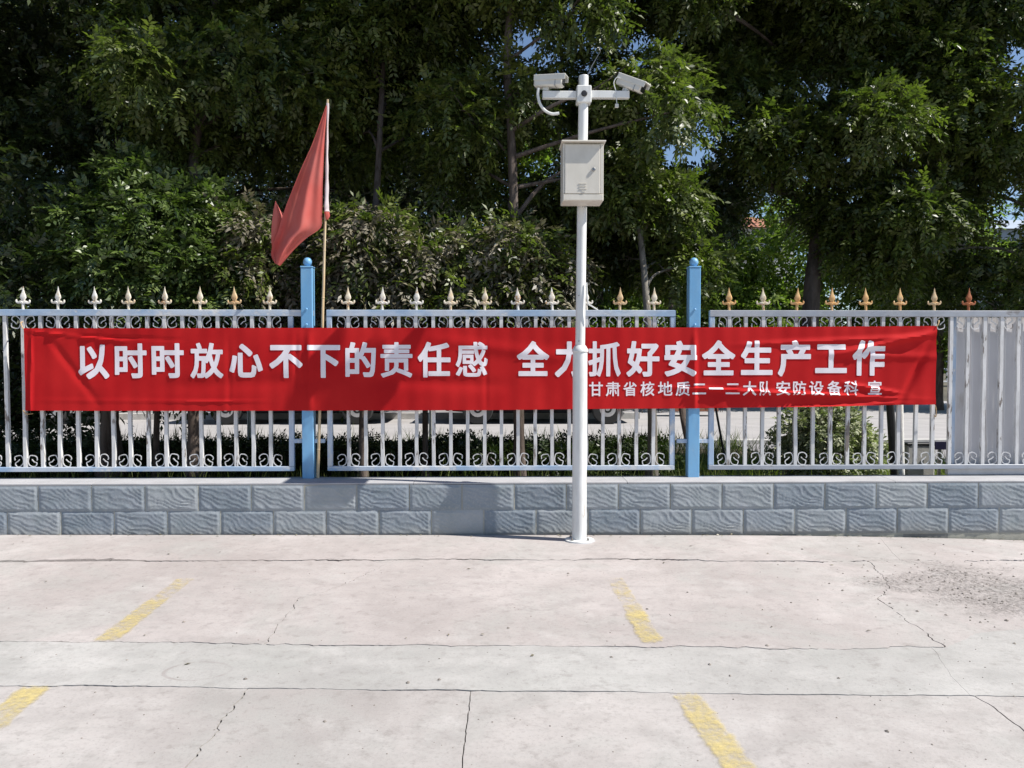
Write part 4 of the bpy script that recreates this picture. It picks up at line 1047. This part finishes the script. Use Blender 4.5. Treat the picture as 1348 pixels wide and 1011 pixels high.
# thin uprights and poles behind the fence
def upright(name, label, a, b, r_, mat, cat, capmat=None):
    a, b = Vector(a), Vector(b); t = thing(name, a, label, cat)
    MB().tube([a, a.lerp(b, .5), b], [r_, r_ * .97, r_ * .93], 12).build('shaft', M[mat], t, True)
    MB().tube([b, b + (b - a).normalized() * .02], [r_ * .98, r_ * .6], 12).build('cap', M[capmat or mat], t)
for u, v, wpx, Y, lab_ in ((329, 582, 7.5, 5.6, 'white roadside post behind the left panel, nearest the flagpole'), (568, 574, 7, 6.0, 'white roadside post behind the middle panel'), (262, 566, 6, 6.0, 'white roadside post peeping past the grey tree trunk')):
    a = P(u, v, Y); a.z = -.05; b = P(u, 455, Y); upright('roadside_post', lab_, a, b, wpx * (Y + CAM_D) / FPX / 2, 'rail_white', 'post', 'rail_white')
a, b = P(961, 588, 2.2), P(930, 470, 2.2); a.z = 0; upright('leaning_rod', 'thin dark rod leaning behind the grey-railed panel near the blue post', a, b, .012, 'black', 'rod')
a, b = P(1181, 600, 1.0), P(1168, 470, .9); a.z = .0; upright('leaning_pipe', 'black pipe leaning below the right end of the banner', a, b, .036, 'black', 'pipe')
a, b = P(1188, 632, .6), P(1183, 470, .6); a.z = .0; upright('support_post', 'peeling whitewashed stake behind the fence under the banner end', a, b, .03, 'lime', 'post')
# low kerb stone, navy plate
m = thing('edging_stone', P(1215, 607, 1.0), 'low grey edging stone with dark top behind the right panel', 'edging stone')
a = P(1192, 586, 1.0); b = P(1228, 586, 1.0); MB().box(a.x, b.x, .96, 1.06, -.02, a.z, .01).build('stone', M['kerb'], m); MB().box(a.x - .005, b.x + .005, .955, 1.065, a.z + .0005, a.z + .022, .004).build('top', M['black'], m)
m = thing('navy_plate', P(1238, 600, .9), 'small navy plate on a stub beside the sheet metal screen', 'sign')
a = P(1231, 592, .9); b = P(1246, 581, .9); MB().box(a.x, b.x, .90, .912, a.z, b.z, .002).build('plate', M['navy'], m); MB().box((a.x+b.x)/2 - .012, (a.x+b.x)/2 + .012, .913, .93, -.02, b.z - .02).build('stub', M['steel'], m)
# railing down the side road
gr = P(1240, 508, 33); rt = thing('road_railing', (gr.x, 33, 0), 'white road railing far down the side road beside the banner end', 'railing')
zt = P(1240, 484, 33).z; zb = P(1240, 511, 33).z
MB().box(gr.x - 2.2, gr.x + 3, 32.97, 33.03, zt - .07, zt, .01).build('top_rail', M['rail_white'], rt); MB().box(gr.x - 2.2, gr.x + 3, 32.97, 33.03, .12, .19, .01).build('bottom_rail', M['rail_white'], rt)
for i in range(18):
    x = gr.x - 2.15 + i * .3; MB().box(x - .025, x + .025, 32.975, 33.025, 0 if i % 6 == 0 else .191, zt - .071).build('baluster', M['rail_white'], rt)
# red brick planter edge across the road
a, b = P(884, 541, 12.1), P(945, 541, 12.1)
bp = thing('brick_planter', ((a.x + b.x) / 2, 12.3, .1), 'low reddish brick planter across the road behind the second blue post', 'planter')
for lv in range(5):
    n = 7; x = a.x; wb = (b.x - a.x) / n
    for k in range(n): MB().box(x + wb * k + .004, x + wb * (k + 1) - .004, 12.05 + .003 * ((k * 7 + lv) % 3), 12.16, .107 + lv * .072, .107 + lv * .072 + .064, .004).build('brick', M['brickred'], bp)
MB().box(a.x + .01, b.x - .01, 12.07, 12.5, .106, .107 + 5 * .072, 0).build('fill', M['mortar'], bp)
# far hedge at the back of the pavement
hedge('boundary_hedge', 'dark boundary hedge along the back of the far pavement', -900, 960, 425, 13.2, 14.0, 5200, 'leaf_hedge', .12)
hedge('boundary_hedge', 'green hedge closing the end of the side road at right', 900, 1700, 440, 38, 40, 3200, 'leaf_far', .3)

# ------------------------------------------------------------------ parked cars, only their lowest edge shows under the banner
def car(x, Y, label, paint, face=1):
    t = thing('parked_car', (x, Y, -.012), label, 'car', 'cars parked across the road')
    g = -.012
    st = [(-2.15,.62,.42,.62,.0),(-2.05,.78,.30,.86,.0),(-1.6,.84,.24,.92,.0),(-1.2,.86,.22,.95,.2),(-.55,.87,.22,.97,1.0),(.35,.87,.22,.97,1.0),(1.0,.86,.22,.95,.28),(1.35,.85,.22,.92,0),(1.95,.80,.26,.80,0),(2.15,.64,.36,.62,0)]
    m = MB(); n = 12
    for (sx, hw, z0, zb, cab) in st:
        zr = zb + .52 * cab; hr = hw - .22 * min(1, cab + .2)
        ring = [(-hw*.8, z0), (-hw, z0+.12), (-hw*1.01, (z0+zb)/2), (-hw*.97, zb), (-hr-.0, zb + (zr-zb)*.85 + .01), (-hr*.8, zr + .02), (hr*.8, zr + .02), (hr, zb + (zr-zb)*.85 + .01), (hw*.97, zb), (hw*1.01, (z0+zb)/2), (hw, z0+.12), (hw*.8, z0)]
        for (yy, zz) in ring: m.v.append((x + face*sx, Y + yy, g + zz))
    for i in range(len(st) - 1):
        for k in range(n): m.f.append((i*n+k, i*n+(k+1) % n, (i+1)*n+(k+1) % n, (i+1)*n+k))
    m.f += [tuple(range(n)), tuple((len(st)-1)*n + k for k in range(n))[::-1]]
    m.build('body', paint, t, True)
    for wx in (-1.33, 1.3):
        for s_ in (-1, 1):
            c = (x + face*wx, Y + s_*.79, g + .315)
            wv = MB().lathe(c, [(.18, -.1), (.295, -.1), (.315, -.07), (.315, .07), (.295, .1), (.18, .1)], 28, 'y'); w0 = wv.build('wheel', M['tyre'], t, True)
            MB().lathe((c[0], c[1] + s_*.085, c[2]), [(.175, -.012), (.175, .012), (.15, .02), (.05, .012), (.04, .02), (.001, .02)] if s_ > 0 else [(.175, .012), (.175, -.012), (.15, -.02), (.05, -.012), (.04, -.02), (.001, -.02)], 20, 'y').build('rim', M['rim'], w0, True)
    for s_ in (-1, 1):
        for x0, x1 in ((-.95, -.12), (-.06, .72)):
            y0, y1 = Y + s_*.862, Y + s_*.69
            q0 = 1 if x0 < -.5 else 0; q1 = 1 if x1 > .5 else 0
            m = MB().add([(x + face*x0, y0, g + 1.0), (x + face*x1, y0, g + 1.0), (x + face*(x1 - .22*q1), y1, g + 1.38), (x + face*(x0 + .25*q0), y1, g + 1.38)], [(0,1,2,3)])
            m.build('side_window', M['glass'], t)
        MB().box(x + min(face*1.98, face*2.12), x + max(face*1.98, face*2.12), Y + s_*.60 - .14, Y + s_*.60 + .14, g + .60, g + .72, .02).build('headlight', M['lamp'], t)
        MB().box(x + min(-face*2.0, -face*2.12), x + max(-face*2.0, -face*2.12), Y + s_*.62 - .14, Y + s_*.62 + .14, g + .66, g + .80, .02).build('tail_light', M['lamp_red'], t)
    MB().box(x + min(face*2.13, face*2.16), x + max(face*2.13, face*2.16), Y - .22, Y + .22, g + .42, g + .53).build('number_plate', M['print'], t)
    for s_ in (-1, 1): MB().box(x + face*.72 - .09, x + face*.72 + .09, Y + s_*.98 - .08, Y + s_*.98 + .08, g + .98, g + 1.1, .03).build('mirror', paint, t)
car(P(710, 545, 11.0).x, 10.9, 'black parked car with bright wheel rims across the road behind the camera pole', M['car_dark'], -1)
car(P(18, 545, 11.0).x, 10.9, 'white parked car across the road at the far left', M['car_white'], 1)
car(P(400, 545, 11.0).x, 10.9, 'black parked car across the road behind the flagpole', M['car_dark'], 1)

# ------------------------------------------------------------------ far buildings seen through gaps
def block_of_flats(u, vtop, Y, wpx, label, mat, roof):
    c = P(u, 471, Y); s_ = (Y + CAM_D) / FPX; W2 = wpx * s_ / 2; H = P(u, vtop, Y).z
    t = thing('apartment_building', (c.x, Y, -.3), label, 'building')
    MB().box(c.x - W2, c.x + W2, Y, Y + 12, -.3, H, 0).build('wall', M[mat], t)
    r_ = MB(); r_.add([(c.x-W2-.5, Y-.5, H+.003), (c.x+W2+.5, Y-.5, H+.003), (c.x+W2+.5, Y+12.5, H+.003), (c.x-W2-.5, Y+12.5, H+.003), (c.x-W2+2, Y+5, H+1.8), (c.x+W2-2, Y+5, H+1.8)], [(0,3,2,1), (0,1,5,4), (2,3,4,5), (1,2,5), (3,0,4)]); r_.build('roof', M[roof], t)
    wm = MB().box(-.7, .7, -.05, 0, -.8, .8, 0).mesh('window', M['rail_white']); pm_ = MB().box(-.62, -.03, -.055, -.045, -.72, .72).box(.03, .62, -.055, -.045, -.72, .72).mesh('pane', M['glass'])
    fl = 0
    z = H - 1.7
    while z > 1.5:
        n = int(W2 * 2 / 3.2)
        for i in range(n):
            o = link('window', wm, t, world=(c.x - W2 + (i + .5) * 2 * W2 / n, Y - .002, z)); link('pane', pm_, o, world=(c.x - W2 + (i + .5) * 2 * W2 / n, Y - .004, z))
        z -= 3
block_of_flats(985, 300, 62, 120, 'pale apartment block with red tiled roof glimpsed through the big tree', 'bldg', 'rooftile')
block_of_flats(1370, 302, 75, 130, 'blue-grey apartment block glimpsed at the right edge', 'bldg2', 'bldg2')
